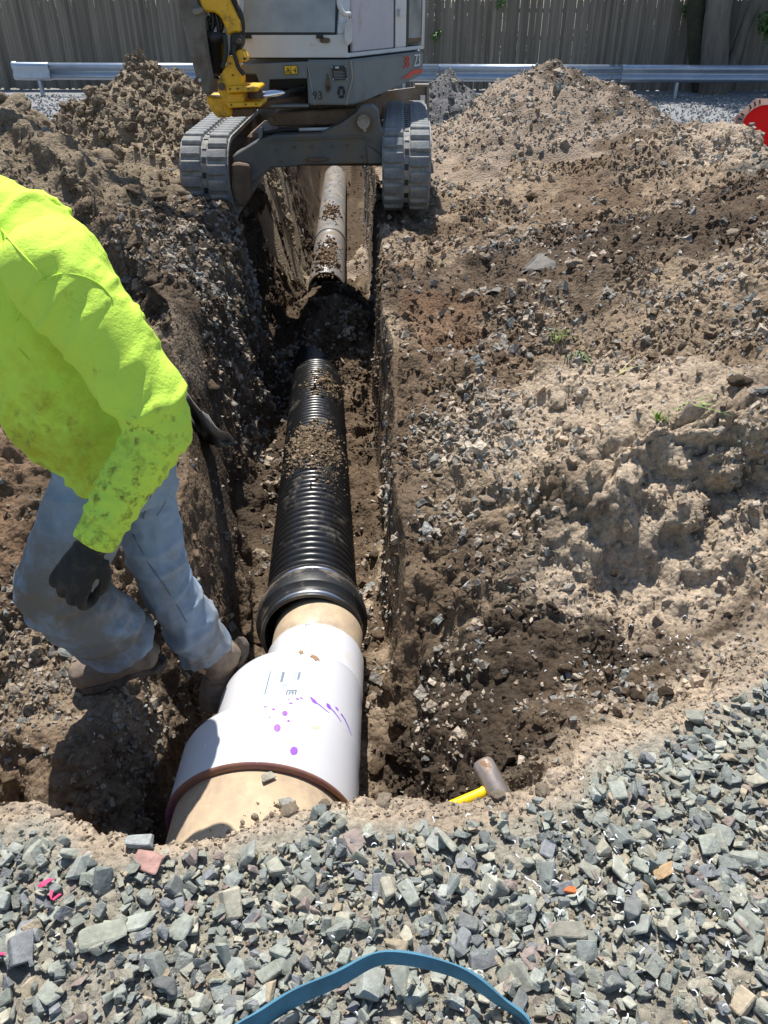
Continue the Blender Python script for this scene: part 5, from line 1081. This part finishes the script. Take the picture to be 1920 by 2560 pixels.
def shirt_fn(p, n):
    t2, d2 = seg_t(p, ax_a[1], ax_a[2]); t1, d1 = seg_t(p, ax_a[0], ax_a[1])
    fore = sstep(.105, .085, d2) * sstep(.0, .12, t2); upper = sstep(.13, .10, d1) * sstep(1.0, .9, t1) * (1 - fore)
    L2 = np.linalg.norm(ax_a[2] - ax_a[1])
    w1 = np.sin(2 * np.pi * (t2 * L2 / .030 + .55 * vn(p * 16, 3) + .4 * vn(p * 7, 4)))
    out = fore * (.0055 * w1 * (.5 + .5 * vn(p * 9, 5)) * sstep(1.0, .8, t2) + .004 * vn(p * 22, 6))
    el = np.exp(-((p - ax_a[1]) ** 2).sum(1) / .06 ** 2); out += el * .007 * np.sin(p @ np.array([60, 20, 95]) + 2 * vn(p * 12, 7))
    q = p @ np.array([[.6, 0, .8], [0, 1, 0], [-.8, 0, .6]]).T
    fold = 1 - 2 * np.abs(vn(q * np.array([4.5, 8, 15]), 9)); fold2 = 1 - 2 * np.abs(vn(q * np.array([9, 14, 30]), 12))
    out += (1 - fore) * (.011 * fold * sstep(.0, .85, fold) + .0045 * fold2 * sstep(.1, .8, fold2))
    out += upper * (.004 * (1 - 2 * np.abs(vn(p @ np.array([[.8, 0, -.6], [0, 1, 0], [.6, 0, .8]]).T * np.array([18, 8, 6]), 15))))
    hem = sstep(.66, .57, p[:, 2]) * (1 - fore); out += hem * (.010 * np.sin(p[:, 0] * 50 + p[:, 1] * 42 + 2 * vn(p * 8, 19)))
    cuff = np.exp(-((t2 - .90) / .018) ** 2) * fore; out -= .005 * cuff
    return out
displace(sm, shirt_fn); shirt = mobj('shirt', sm, M_shirt, None, True); under(shirt, pe)
# dirt on the shirt: where mud has really been smeared on (belly, forearm)
def stain(center, radius, color, scale, lo, hi, amt=1.0, m=M_shirt):
    N = m.node_tree.nodes; Lk = m.node_tree.links; tc = [n for n in N if n.type == 'TEX_COORD'][0]
    b = N['Principled BSDF']; src = b.inputs['Base Color'].links[0].from_socket
    sub = N.new('ShaderNodeVectorMath'); sub.operation = 'DISTANCE'; sub.inputs[1].default_value = center; Lk.new(tc.outputs['Object'], sub.inputs[0])
    mr = N.new('ShaderNodeMapRange'); mr.inputs[1].default_value = radius; mr.inputs[2].default_value = radius * .35; Lk.new(sub.outputs['Value'], mr.inputs[0])
    nz = N.new('ShaderNodeTexNoise'); nz.inputs['Scale'].default_value = scale; nz.inputs['Detail'].default_value = 9; nz.inputs['Roughness'].default_value = .7; Lk.new(tc.outputs['Object'], nz.inputs['Vector'])
    m2 = N.new('ShaderNodeMapRange'); m2.inputs[1].default_value = lo; m2.inputs[2].default_value = hi; m2.inputs[4].default_value = amt; Lk.new(nz.outputs['Fac'], m2.inputs[0])
    mu = N.new('ShaderNodeMath'); mu.operation = 'MULTIPLY'; Lk.new(mr.outputs[0], mu.inputs[0]); Lk.new(m2.outputs[0], mu.inputs[1])
    x = N.new('ShaderNodeMix'); x.data_type = 'RGBA'; Lk.new(mu.outputs[0], x.inputs[0]); Lk.new(src, x.inputs[6]); x.inputs[7].default_value = (*color, 1); Lk.new(x.outputs[2], b.inputs['Base Color'])
stain(EL_L.lerp(WR_L, .55) + Vector((.03, -.05, 0)), .17, (.15, .12, .03), 26, .50, .62, .9); stain(EL_L + Vector((0, -.06, 0)), .11, (.16, .13, .03), 34, .54, .64, .9); stain(WR_L, .09, (.13, .11, .03), 40, .48, .6, .9)
stain(J(110, 1080, 1.85), .30, (.42, .40, .03), 7, .40, .62, .75); stain(J(120, 1120, 1.9), .22, (.22, .19, .04), 20, .54, .66, .8); stain(J(425, 1120, 1.95), .10, (.18, .15, .03), 24, .52, .64, .8)
for c_, r_, a_ in ((KN_F, .30, .9), (KN_F.lerp(AN_F, .7), .28, .9), (HIP_F.lerp(KN_F, .6) + Vector((-.06, 0, 0)), .26, .7), (KN_B.lerp(AN_B, .9), .20, .75), (KN_B + Vector((-.10, 0, 0)), .13, .8)):
    stain(c_, r_, (.165, .137, .10), 6, .34, .56, a_, M_jean)
# seams
bm = bmesh.new(); bm.from_mesh(sm); SB = BVHTree.FromBMesh(bm); bm.free()
def seam(pts_px, d0, name, r=.0016):
    pts = []
    for px, py in pts_px:
        h = SB.ray_cast(CAMP, ray(px, py).normalized())
        if h[0] is not None: pts.append(h[0] + h[1] * .0004)
    if len(pts) > 2:
        bm = bmesh.new(); tube(bm, catmull(pts, 3), r, 6); under(bobj(name, bm, M_shirt, None, True), pe)
def zl4(x, y): return (x / 2.3047, 440 + y / 2.3047)
seam([zl4(*p) for p in [(270, 590), (350, 565), (440, 570), (530, 600), (600, 650), (645, 710)]], 1.6, 'sleeve_seam', .002)
seam([zl4(*p) for p in [(265, 590), (200, 640), (140, 730), (95, 830), (80, 930), (110, 1000), (170, 1060)]], 1.6, 'sleeve_seam', .002)
seam([zl4(*p) for p in [(10, 310), (60, 370), (120, 440), (190, 515), (260, 585)]], 1.6, 'shoulder_seam', .0025)
# jeans
def jeans_bm():
    bm = bmesh.new()
    tube(bm, [HIPC + Vector((.03, 0, -.13)), HIPC + Vector((.02, 0, -.04)), HIPC + Vector((.0, 0, .06)), HIPC + Vector((-.02, 0, .13))], [(.13, .12), (.172, .15), (.17, .15), (.16, .14)], 24, side=LAT)
    def leg(h, k, a, hem, rr):
        pts = catmull([h, h.lerp(k, .5), k, k.lerp(a, .5), a + (a - k) * hem], 5); n = len(pts)
        tube(bm, pts, [float(np.interp(i / (n - 1), [0, .25, .5, .62, .8, 1], rr)) for i in range(n)], 20)
    leg(HIP_F, KN_F, AN_F, -.10, [.115, .108, .104, .110, .113, .100]); leg(HIP_B, KN_B, AN_B, -.02, [.105, .095, .084, .086, .092, .084])
    for c, r in ((KN_F, .102), (KN_B, .082)): bmesh.ops.create_icosphere(bm, subdivisions=3, radius=r, matrix=Matrix.Translation(c))
    return bm
jm = remesh(jeans_bm(), .0085, 5)
kf, af, kb, ab_ = [np.array(v, float) for v in (KN_F, AN_F, KN_B, AN_B)]; hf, hb = np.array(HIP_F, float), np.array(HIP_B, float)
def jean_fn(p, n):
    t, d = seg_t(p, kf, af); s = sstep(.14, .11, d); tb, db = seg_t(p, kb, ab_); s2 = sstep(.13, .10, db)
    out = s * sstep(.25, .75, t) * .013 * np.sin(2 * np.pi * (t * 4.2 + .9 * vn(p * 7, 3))) + s2 * sstep(.3, .9, tb) * .015 * np.sin(2 * np.pi * (tb * 3.5 + .9 * vn(p * 6, 8)))
    rf = 1 - 2 * np.abs(vn(p * np.array([8, 10, 13]), 22)); out += .011 * rf * sstep(0, .9, rf) + .0045 * (1 - 2 * np.abs(vn(p * 26, 25)))
    back = np.exp(-((p - (kf + np.array([.06, 0, -.02]))) ** 2).sum(1) / .08 ** 2); out += back * .010 * np.sin(p @ np.array([-40, 15, 80]))
    return out
displace(jm, jean_fn); jeans = mobj('jeans', jm, M_jean, None, True); under(jeans, pe)
bm = bmesh.new(); bm.from_mesh(jm); JB = BVHTree.FromBMesh(bm); bm.free()
M_stitch = mat('denim_seam', (.16, .19, .25), .9, dirt=(.15, .12, .09), dirt_amt=.4, dscale=6)
def jseam(pts_px, r=.0025):
    pts = []
    for px, py in pts_px:
        h = JB.ray_cast(CAMP, ray(px, py).normalized())
        if h[0] is not None: pts.append(h[0] + h[1] * .0006)
    if len(pts) > 2:
        bm = bmesh.new(); tube(bm, catmull(pts, 3), r, 6); under(bobj('trouser_seam', bm, M_stitch, None, True), pe)
z5 = lambda x, y: (x / 2.2114, 1120 + y / 2.2114)
jseam([z5(*p) for p in [(735, 475), (780, 560), (830, 650), (880, 720), (935, 800), (985, 880), (1030, 960)]])
jseam([z5(*p) for p in [(890, 95), (870, 180), (830, 270), (790, 385)]]); jseam([z5(*p) for p in [(880, 95), (930, 90), (985, 90)]]); jseam([z5(*p) for p in [(790, 390), (870, 370), (930, 260)]], .0015)
# boots
def boot(ankle, toe_dir, pitch, name_lab, scale=1.0, shaft=None):
    f = toe_dir.normalized(); s = f.cross(Vector((0, 0, 1))).normalized(); u = s.cross(f).normalized()
    def W(a, b, c): return ankle + (f * a + s * b + u * c) * scale
    bm = bmesh.new()
    tube(bm, [W(-.075, 0, -.055), W(-.06, 0, -.045), W(0, 0, -.035), W(.08, 0, -.042), W(.14, 0, -.046), (W(.19, 0, -.050)), W(.214, 0, -.054)], [(.028, .034), (.043, .05), (.047, .062), (.050, .058), (.054, .054), (.050, .048), (.030, .030)], 18, side=s)
    sd = shaft if shaft is not None else u
    tube(bm, [W(0, 0, -.05), W(-.01, 0, .0), ankle + sd * .08, ankle + sd * .15], [.05, .053, .056, .058], 18)
    tube(bm, [W(.01, 0, .0), W(.06, 0, -.03), W(.12, 0, -.05)], [.045, .048, .035], 14)
    me = remesh(bm, .007, 4); displace(me, lambda p, n: .0035 * (1 - 2 * np.abs(vn(p * np.array([16, 16, 40]), 31))) + .002 * vn(p * 60, 33))
    o = mobj('boot', me, M_boot, None, True); under(o, pe)
    for k in range(4):
        a0 = .055 + .022 * k; z0 = .035 - .020 * k; bm = bmesh.new(); tube(bm, catmull([W(a0, -.034, z0 - .018), W(a0 + .004, 0, z0), W(a0, .034, z0 - .018)], 4), .0032, 6); so = bobj('lace', bm, M_sole, None, True); so.parent = o; so.matrix_parent_inverse = Matrix()
    bm = bmesh.new(); prof = []
    for a, b in [(-.098, 0), (-.092, .026), (-.06, .042), (0, .040), (.06, .042), (.13, .054), (.18, .050), (.215, .03), (.226, 0)]: prof.append((a, b))
    poly = [W(a * .96, b, -.098 if a > -.02 else -.105) for a, b in prof] + [W(a * .96, -b, -.098 if a > -.02 else -.105) for a, b in prof[-2:0:-1]]
    prism(bm, poly, u * .024 * scale); bmesh.ops.recalc_face_normals(bm, faces=bm.faces); bevel(bm, .004); so = bobj('sole', bm, M_sole, None); so.parent = o; so.matrix_parent_inverse = Matrix(); return o
boot(AN_F + Vector((.0, 0, -.01)), Vector((-.97, -.20, -.20)), 0, 'front', 1.02, (KN_F - AN_F).normalized())
boot(AN_B + Vector((.02, .0, -.03)), Vector((-.35, -.25, -.9)), 0, 'rear', 1.02, (KN_B - AN_B).normalized())
# gloves
def glove(wrist, dirv, palm_n, flip):
    f = dirv.normalized(); nrm = (palm_n - f * palm_n.dot(f)).normalized(); s = f.cross(nrm) * flip
    bm = bmesh.new(); W = lambda a, b, c: wrist + (f * a + s * b + nrm * c) * 1.16
    tube(bm, [W(-.05, 0, 0), W(-.02, 0, 0), W(.02, 0, .002), W(.055, 0, .004), W(.088, 0, .004), W(.10, 0, 0)], [(.040, .034), (.036, .030), (.043, .027), (.051, .026), (.050, .022), (.04, .016)], 18, side=s)
    for b, L, r in ((-.036, .066, .0125), (-.012, .076, .0135), (.013, .072, .013), (.036, .056, .0115)):
        tube(bm, catmull([W(.07, b, .004), W(.100, b * 1.05, .006), W(.100 + L * .40, b * 1.08, -.010), W(.100 + L * .48, b * 1.06, -.042), W(.100 + L * .18, b, -.058)], 3), [r] * 12 + [r * .8], 10)
    tube(bm, catmull([W(.012, -.034, -.004), W(.04, -.052, -.014), W(.07, -.054, -.026), W(.098, -.044, -.036)], 3), [.017, .017, .016, .0155, .015, .0145, .014, .0135, .013, .011], 10)
    me = remesh(bm, .0042, 3); displace(me, lambda p, n: .0012 * vn(p * 55, 41) + .0012 * np.sin(p @ np.array(f) * 260) * (((p - np.array(wrist)) @ np.array(f)) < .01))
    o = mobj('glove', me, M_glove, None, True); under(o, pe); return o
glove(WR_L + (WR_L - EL_L).normalized() * .03, (J(168, 1480, 1.80) - WR_L), Vector((-.15, -.85, .5)), 1)
glove(WR_R + (WR_R - EL_R).normalized() * .03, Vector((-.1, -.05, -.9)), Vector((-.2, .95, .1)), -1)
# the body itself, one surface under the clothes
bm = bmesh.new()
tube(bm, [HIPC + Vector((0, 0, -.08)), HIPC, J(215, 985, 2.02), J(140, 860, 1.95), J(80, 730, 1.87), J(35, 610, 1.80), NECK, NECK.lerp(HEADC, .5)], [(.13, .11), (.155, .13), (.165, .17), (.165, .17), (.165, .15), (.14, .10), (.062, .062), (.055, .058)], 20, side=LAT)
for ch, rr in (([SH_L, EL_L, WR_L, WR_L + (J(168, 1480, 1.80) - WR_L).normalized() * .06], [.06, .045, .028, .022]), ([SH_R, EL_R, WR_R, WR_R + Vector((-.02, -.01, -.06))], [.06, .045, .028, .022]), ([HIP_F, KN_F, AN_F, AN_F + Vector((-.06, -.01, -.05))], [.085, .058, .038, .03]), ([HIP_B, KN_B, AN_B, AN_B + Vector((-.02, -.02, -.06))], [.085, .058, .038, .03])): tube(bm, ch, rr, 14)
fd = Vector((-.93, -.05, -.35)).normalized(); fu = Vector((-.35, 0, .93)).normalized(); fs = fd.cross(fu)
def H(a, b, c): return HEADC + fd * a + fs * b + fu * c
bmesh.ops.create_icosphere(bm, subdivisions=3, radius=1, matrix=Matrix.Translation(H(0, 0, .02)) @ Matrix((fd, fs, fu)).transposed().to_4x4() @ Matrix.Diagonal((.098, .078, .112, 1)))
tube(bm, [H(.03, 0, -.06), H(.075, 0, -.085), H(.088, 0, -.10)], [.055, .042, .025], 14)
tube(bm, [H(.085, 0, .03), H(.108, 0, -.005), H(.100, 0, -.018)], [.010, .016, .012], 8)
for b in (-1, 1): tube(bm, [H(-.01, .074 * b, -.02), H(-.018, .086 * b, .005), H(-.012, .084 * b, .03)], [.010, .014, .010], 8)
bmm = remesh(bm, .012, 2); under(mobj('body', bmm, M_skin, None, True), pe)
M_eye = mat('eye_white', (.7, .68, .66), .3); M_lip = mat('lips', (.38, .16, .13), .5)
for b in (-1, 1):
    bm = bmesh.new(); bmesh.ops.create_icosphere(bm, subdivisions=2, radius=.0125, matrix=Matrix.Translation(H(.083, .031 * b, .018))); e_ = bobj('eye', bm, M_eye, None, True); under(e_, pe)
    bm = bmesh.new(); bmesh.ops.create_icosphere(bm, subdivisions=2, radius=.0062, matrix=Matrix.Translation(H(.0915, .031 * b, .018))); i_ = bobj('iris', bm, M_hair, None, True); i_.parent = e_; i_.matrix_parent_inverse = Matrix()
bm = bmesh.new(); tube(bm, catmull([H(.082, -.026, -.066), H(.096, 0, -.062), H(.082, .026, -.066)], 4), .005, 8); under(bobj('mouth', bm, M_lip, None, True), pe)
bm = bmesh.new(); bmesh.ops.create_icosphere(bm, subdivisions=4, radius=1, matrix=Matrix.Translation(H(-.012, 0, .035)) @ Matrix((fd, fs, fu)).transposed().to_4x4() @ Matrix.Diagonal((.105, .086, .112, 1)))
bmesh.ops.delete(bm, geom=[v for v in bm.verts if (v.co - HEADC).dot(fd) > .035 and (v.co - HEADC).dot(fu) < .085 or (v.co - HEADC).dot(fu) < -.035], context='VERTS')
me = bpy.data.meshes.new('hair'); bm.to_mesh(me); bm.free(); displace(me, lambda p, n: .005 * vn(p * 90, 51) + .003); under(mobj('hair', me, M_hair, None, True), pe)

# ------------------------------------------------------------------ small things
# red disc in a slotted ring, lying beyond the right-hand heap
M_fred = mat('fluorescent_red', (.95, .012, .010), .5); M_pb = mat('pinkish_brown_plastic', (.40, .25, .19), .6, var=.15, vscale=12)
bc = PY(1908, 318, 9.0); ba = Vector((-.18, -.93, .32)).normalized(); bs = ba.cross(Vector((0, 0, 1))).normalized(); bu = bs.cross(ba).normalized() * -1
if bu.z < 0: bu = -bu
drum = thing('drum_ring', 'bright red disc set in a slotted pinkish brown plastic ring behind right heap', 'drum', bc)
bm = bmesh.new()
outer = [bc + bs * (.30 * math.cos(t)) + bu * (.30 * math.sin(t)) for t in [2 * math.pi * (k + .5) / 8 for k in range(8)] for _ in range(4)]
outer = []
for k in range(32):
    t = 2 * math.pi * k / 32; m_ = (t + math.pi / 8) % (math.pi / 4) - math.pi / 8; r = .29 / math.cos(m_) * math.cos(math.pi / 8) * 1.04; outer.append((t, r))
fo = [bm.verts.new(bc + bs * (r * math.cos(t)) + bu * (r * math.sin(t)) + ba * -.02) for t, r in outer]; fi = [bm.verts.new(bc + bs * (.215 * math.cos(t)) + bu * (.215 * math.sin(t))) for t, r in outer]
ob = [bm.verts.new(v.co - ba * .10) for v in fo]; ib = [bm.verts.new(v.co - ba * .05) for v in fi]
for k in range(32):
    j = (k + 1) % 32; bm.faces.new((fo[k], fo[j], fi[j], fi[k])); bm.faces.new((fo[k], ob[k], ob[j], fo[j])); bm.faces.new((fi[k], fi[j], ib[j], ib[k])); bm.faces.new((ob[k], ib[k], ib[j], ob[j]))
under(bobj('ring', bm, M_pb), drum)
for k in range(32):
    t = 2 * math.pi * (k + .5) / 32
    if k % 4 == 3: continue
    c = bc + bs * (.252 * math.cos(t)) + bu * (.252 * math.sin(t)) + ba * -.008
    rd = bs * math.cos(t) + bu * math.sin(t); tg = rd.cross(ba); bm = bmesh.new(); box(bm, c, (.045, .013, .006), Matrix((rd, tg, ba)).transposed()); under(bobj('slot', bm, M_ink), drum)
t_ = M_fred.node_tree; tl = t_.nodes.new('ShaderNodeBsdfTranslucent'); tl.inputs[0].default_value = (1.0, .02, .015, 1); mx = t_.nodes.new('ShaderNodeMixShader'); mx.inputs[0].default_value = .65
t_.links.new(t_.nodes['Principled BSDF'].outputs[0], mx.inputs[1]); t_.links.new(tl.outputs[0], mx.inputs[2]); t_.links.new(mx.outputs[0], t_.nodes['Material Output'].inputs['Surface'])
bm = bmesh.new(); bm.faces.new([bm.verts.new(bc - ba * (.02 + .03 * 0) + bs * (.214 * math.cos(q)) + bu * (.214 * math.sin(q))) for q in [2 * math.pi * k / 40 for k in range(40)]]); under(bobj('disc', bm, M_fred), drum)
# sledgehammer at the lip
hp = PZ(1232, 1958, -.25); hl = (PD(1212, 1915, 2.30) - PD(1258, 2010, 2.24)).normalized()
ham = thing('sledgehammer', 'worn steel sledgehammer head with yellow handle lying just behind the gravel lip', 'hammer', hp)
M_ham = mat('worn_steel', (.33, .29, .27), .42, metal=.55, var=.25, vscale=30, dirt=(.30, .19, .12), dirt_amt=.25, dscale=18)
bm = bmesh.new(); tube(bm, [hp - hl * .075, hp - hl * .068, hp - hl * .03, hp + hl * .03, hp + hl * .062, hp + hl * .072], [.026, .032, .035, .035, .033, .024], 8); bevel(bm, .004, 2); under(bobj('hammer_head', bm, M_ham, None, True), ham)
hd = (PD(1150, 2010, 2.22) - PD(1215, 1975, 2.26)); hs = PD(1205, 1983, 2.235)
bm = bmesh.new(); tube(bm, [hp, hs, hs + hd.normalized() * .16 + Vector((0, .03, -.02)), hs + hd.normalized() * .5 + Vector((0, .2, -.22))], [(.016, .013)] * 4, 12); under(bobj('handle', bm, mat('yellow_fibreglass', (.85, .60, .01), .4), None, True), ham)
# blue strap
M_blue = mat('blue_webbing', (.06, .19, .28), .75, var=.25, vscale=18, dirt=(.10, .10, .10), dirt_amt=.15, dscale=12, bump=.001, bscale=400)
path = [(480, 2660, .03), (585, 2568, .04), (650, 2520, .05), (730, 2470, .065), (810, 2430, .085), (890, 2398, .10), (970, 2382, .108), (1060, 2380, .11), (1140, 2400, .10), (1210, 2438, .085), (1265, 2482, .065), (1305, 2530, .05), (1325, 2580, .04), (1325, 2680, .025)]
P_ = catmull([PZ(a, b + 24, z * .8) for a, b, z in path], 5); n = len(P_); bm = bmesh.new(); rows = []
for k, p in enumerate(P_):
    t = (P_[min(k + 1, n - 1)] - P_[max(k - 1, 0)]).normalized(); u = k / (n - 1); p = p + Vector((.004 * math.sin(23 * u), .007 * math.sin(15 * u + 1), .005 * math.sin(31 * u))); lean = Vector((0, .25 - 1.3 * max(0, u - .55), 1)).normalized(); wv = (lean - t * lean.dot(t)).normalized(); nn = t.cross(wv); wd = .0195 + .003 * math.sin(9 * u); th = .0024 + .0006 * math.sin(40 * u)
    rows.append([bm.verts.new(p + wv * (a * wd) + nn * (b * th)) for a, b in ((1, 1), (1, -1), (.5, -1.4), (-.5, -1.4), (-1, -1), (-1, 1), (-.5, 1.4), (.5, 1.4))])
for a, b in zip(rows, rows[1:]):
    for k in range(8): bm.faces.new((a[k], a[(k + 1) % 8], b[(k + 1) % 8], b[k]))
bm.faces.new(rows[0]); bm.faces.new(rows[-1][::-1]); o = bobj('strap', bm, M_blue); tag(o, 'frayed blue webbing strap arching over the crushed stone in the foreground', 'strap')
# wires
def snap(px, py, z, lift=.01):
    p = PZ(px, py, z)
    for _ in range(6): p = PZ(px, py, gz(p.x, p.y) + lift)
    return p
def wire(pts, label, r, col, z0=.1):
    bm = bmesh.new(); tube(bm, catmull([snap(a, b, z0, .012 + .02 * (k % 2)) for k, (a, b) in enumerate(pts)], 6), r, 6); o = bobj('wire', bm, mat('wire_' + label[:8], col, .5), None, True); tag(o, label, 'wire')
wire([(980, 668), (1030, 656), (1080, 640), (1130, 615), (1180, 585), (1220, 560), (1245, 555), (1280, 575)], 'thin orange wire running across the right bank in the shadow', .0035, (.42, .22, .10))
bm = bmesh.new(); tube(bm, catmull([PY(805, 765, 8.0), PY(825, 790, 7.8), PY(860, 803, 7.6), PY(895, 795, 7.5), PY(915, 765, 7.6), PY(930, 730, 7.7), PY(960, 690, 7.5)], 6), .004, 6); o = bobj('wire', bm, mat('brown_wire', (.32, .20, .11), .5), None, True); tag(o, 'brown wire looping down into the trench below the excavator', 'wire')
# torn landscape fabric
M_fab = mat('landscape_fabric', (.17, .16, .145), .9, spec=.08, var=.3, vscale=20, bump=.001, bscale=300)
def fabric(rows_px, label, col=None):
    bm = bmesh.new(); g = []
    R0 = [catmull([snap(q[0], q[1], q[2], .008) for q in r], 6) for r in rows_px]; nr = len(R0); m_ = len(R0[0])
    for j in range((nr - 1) * 4 + 1):
        v = j / 4; a = min(int(v), nr - 2); f = v - a; row = []
        for k in range(m_):
            p = R0[a][k].lerp(R0[a + 1][k], f); q = np.array([[p.x * 22, p.y * 22, 3.1]]); p = p + Vector((0, 0, .010 * float(vn(q, 61)[0]) + .006 * math.sin(9 * f * math.pi + k))); row.append(bm.verts.new(p))
        g.append(row)
    for a, b in zip(g, g[1:]):
        for k in range(m_ - 1): bm.faces.new((a[k], a[k + 1], b[k + 1], b[k]))
    o = bobj('fabric_sheet', bm, col or M_fab, None, True); md = o.modifiers.new('s', 'SOLIDIFY'); md.thickness = .0025; tag(o, label, 'fabric'); return o
M_fab2 = mat('dark_fabric', (.028, .026, .024), .95, spec=.05, var=.3, vscale=20)
fabric([[(418, 945, .05), (450, 965, .04), (500, 1020, .0), (550, 1070, -.02), (594, 1105, -.03)], [(420, 960, .03), (450, 990, .01), (490, 1045, -.03), (530, 1090, -.06), (570, 1115, -.08)], [(424, 985, .0), (450, 1015, -.02), (480, 1060, -.07), (515, 1100, -.10), (535, 1118, -.13)]], 'grey torn landscape fabric draped over left trench edge behind the worker')
fabric([[(478, 530, .14), (495, 560, .13), (515, 590, .12), (525, 600, .12)], [(488, 522, .15), (508, 550, .14), (525, 580, .13), (532, 598, .12)]], 'dark scrap of fabric on left bank below the left track', M_fab2)
fabric([[(1155, 730, .2), (1190, 722, .21), (1240, 716, .22), (1300, 718, .23), (1335, 710, .24)], [(1150, 738, .19), (1190, 736, .20), (1240, 730, .21), (1300, 724, .22), (1335, 714, .24)]], 'thin grey fabric shred lying across the right bank')
fabric([[(1340, 640, .29), (1360, 634, .30), (1385, 650, .29), (1390, 670, .27)], [(1290, 690, .24), (1315, 680, .25), (1345, 678, .25), (1375, 678, .25)]], 'crumpled grey fabric scrap on right bank, above the thin shred')
fabric([[(1072, 790, .12), (1100, 780, .13), (1130, 770, .14)], [(1078, 800, .11), (1105, 794, .12), (1130, 780, .14)]], 'small black fabric scrap at the left side of right bank', M_fab2)
# grass
M_gr = mat('grass_blade', (.17, .33, .04), .6, var=.3, vscale=30); M_gr2 = mat('dull_grass', (.17, .21, .10), .7, var=.3, vscale=30)
def grass(px, py, z, n, L, spread, dirv, label, m, droop=.5, w=.004):
    bm = bmesh.new(); c = snap(px, py, z, .0)
    for k in range(n):
        b = c + Vector((random.uniform(-1, 1) * spread, random.uniform(-1, 1) * spread * .6, 0)); b.z = gz(b.x, b.y) + .004; d = (Vector(dirv) + Vector((random.uniform(-.5, .5), random.uniform(-.4, .4), random.uniform(-.1, .4)))).normalized(); l = L * random.uniform(.5, 1.1); s = d.cross(Vector((0, 0, 1))).normalized() * w; prev = None
        for i in range(6):
            t = i / 5; p = b + d * (l * t) + Vector((0, 0, -droop * l * t * t)); q = s * (1 - t * .92); a_, b_ = bm.verts.new(p + q), bm.verts.new(p - q)
            if prev: bm.faces.new((prev[0], prev[1], b_, a_))
            prev = (a_, b_)
    o = bobj('grass_tuft', bm, m); tag(o, label, 'grass')
grass(1435, 895, .2, 70, .16, .06, (.1, -.7, .1), 'matted dull green grass tuft hanging on right bank', M_gr2, .5, .0035)
grass(1405, 850, .2, 26, .12, .05, (-.2, -.3, .5), 'bright grass blades above the matted tuft on right bank', M_gr, .4)
grass(1660, 1035, .25, 16, .12, .03, (-.25, -.1, .8), 'bright green grass weed with broad blades on the right bank', M_gr, .4, .006)
grass(1690, 1060, .25, 9, .20, .02, (.85, -.5, .1), 'long green grass stems trailing down right of the weed', M_gr, .1, .004)
grass(1535, 950, .22, 7, .20, .03, (.8, .2, .3), 'dry pale grass stalk between the two green tufts', mat('dry_grass', (.42, .38, .17), .7), .3, .003)
# white plastic shavings
M_shav = mat('white_shaving', (.85, .85, .86), .4)
def shavings(n, label, gen, size):
    bm = bmesh.new()
    for _ in range(n):
        x, y, z = gen(); a = random.uniform(0, 6.3); l = size * random.uniform(.5, 1.5); cur = random.uniform(.2, 1.4); prev = None; wdt = .0013; zz_ = random.uniform(.002, .007)
        for i in range(5):
            t = i / 4; q = a + cur * t; p = Vector((x + math.cos(q) * l * t, y + math.sin(q) * l * t, z + zz_ * math.sin(3.1 * t))); s = Vector((-math.sin(q), math.cos(q), random.uniform(-.3, .6))) * wdt; v = (bm.verts.new(p + s), bm.verts.new(p - s))
            if prev: bm.faces.new((prev[0], prev[1], v[1], v[0]))
            prev = v
    o = bobj('plastic_shavings', bm, M_shav); o.modifiers.new('s', 'SOLIDIFY').thickness = .0006; tag(o, label, 'plastic shavings'); o['kind'] = 'stuff'
def g_pad():
    while True:
        x = random.gauss(.45, .38); y = random.gauss(.9, .2)
        if .45 < y < lip_f(x) - .05: return x, y, gz(x, y) + random.uniform(.018, .04)
shavings(170, 'white plastic shavings strewn over the crushed stone at right', g_pad, .011)
def g_bowl(): x = random.gauss(.85, .14); y = random.gauss(1.95, .08); return x, y, gz(x, y) + .008
shavings(60, 'white plastic shavings in the dark soil of the right hollow', g_bowl, .009)
def g_pit(): x = random.gauss(-.78, .08); y = random.gauss(1.66, .08); return x, y, gz(x, y) + .006
shavings(22, 'a few white plastic shavings in the shaded pit left of the fitting', g_pit, .010)
# pink marking paint on stones at the left
M_pink = mat('pink_marking_paint', (.75, .05, .16), .7)
for k, (px, py, s) in enumerate([(115, 2205, .013), (128, 2238, .010), (5, 2385, .008), (142, 2242, .008)]):
    p = PZ(px, py, .035); o = bpy.data.objects.new('painted_stone', hull_me[(3 + 5 * k) % 22].copy()); o.data.materials.clear(); o.data.materials.append(M_pink); link(o); o.location = p; o.scale = (s * 1.4, s * .7, s * .6); o.rotation_euler = (.2, .3, .9 + k); tag(o, ['small stone sprayed with pink marking paint, topmost of the painted ones at left', 'pink-painted chip just below the topmost painted stone', 'pink-painted stone at the left edge of the photograph', 'pink-painted stone resting right of other painted chips'][k], 'stone')
for px, py, s, col, lab in [(365, 2155, .045, (.36, .22, .19), 'reddish brown stone in the gravel below the tan pipe'), (1665, 2175, .036, (.40, .28, .16), 'long orange-brown stone lying in the gravel at right'), (260, 2335, .055, (.27, .28, .23), 'largest greenish grey stone in gravel at lower left'), (345, 2100, .036, (.31, .33, .32), 'flat blue-grey stone at the gravel edge left of the tan pipe'), (1420, 2225, .02, (.55, .16, .06), 'small orange chip among grey gravel at right'), (1410, 2330, .05, (.24, .23, .19), 'flat dark brownish stone in the middle of gravel at right')]:
    p = snap(px, py, .02, .022); o = bpy.data.objects.new('stone', hull_me[random.randrange(22)]); link(o); o.location = p; o.scale = (s, s * .75, s * .55); o.rotation_euler = (random.uniform(-.3, .3), random.uniform(-.3, .3), random.uniform(-.5, .5)); o.color = (*col, 1); tag(o, lab, 'stone')
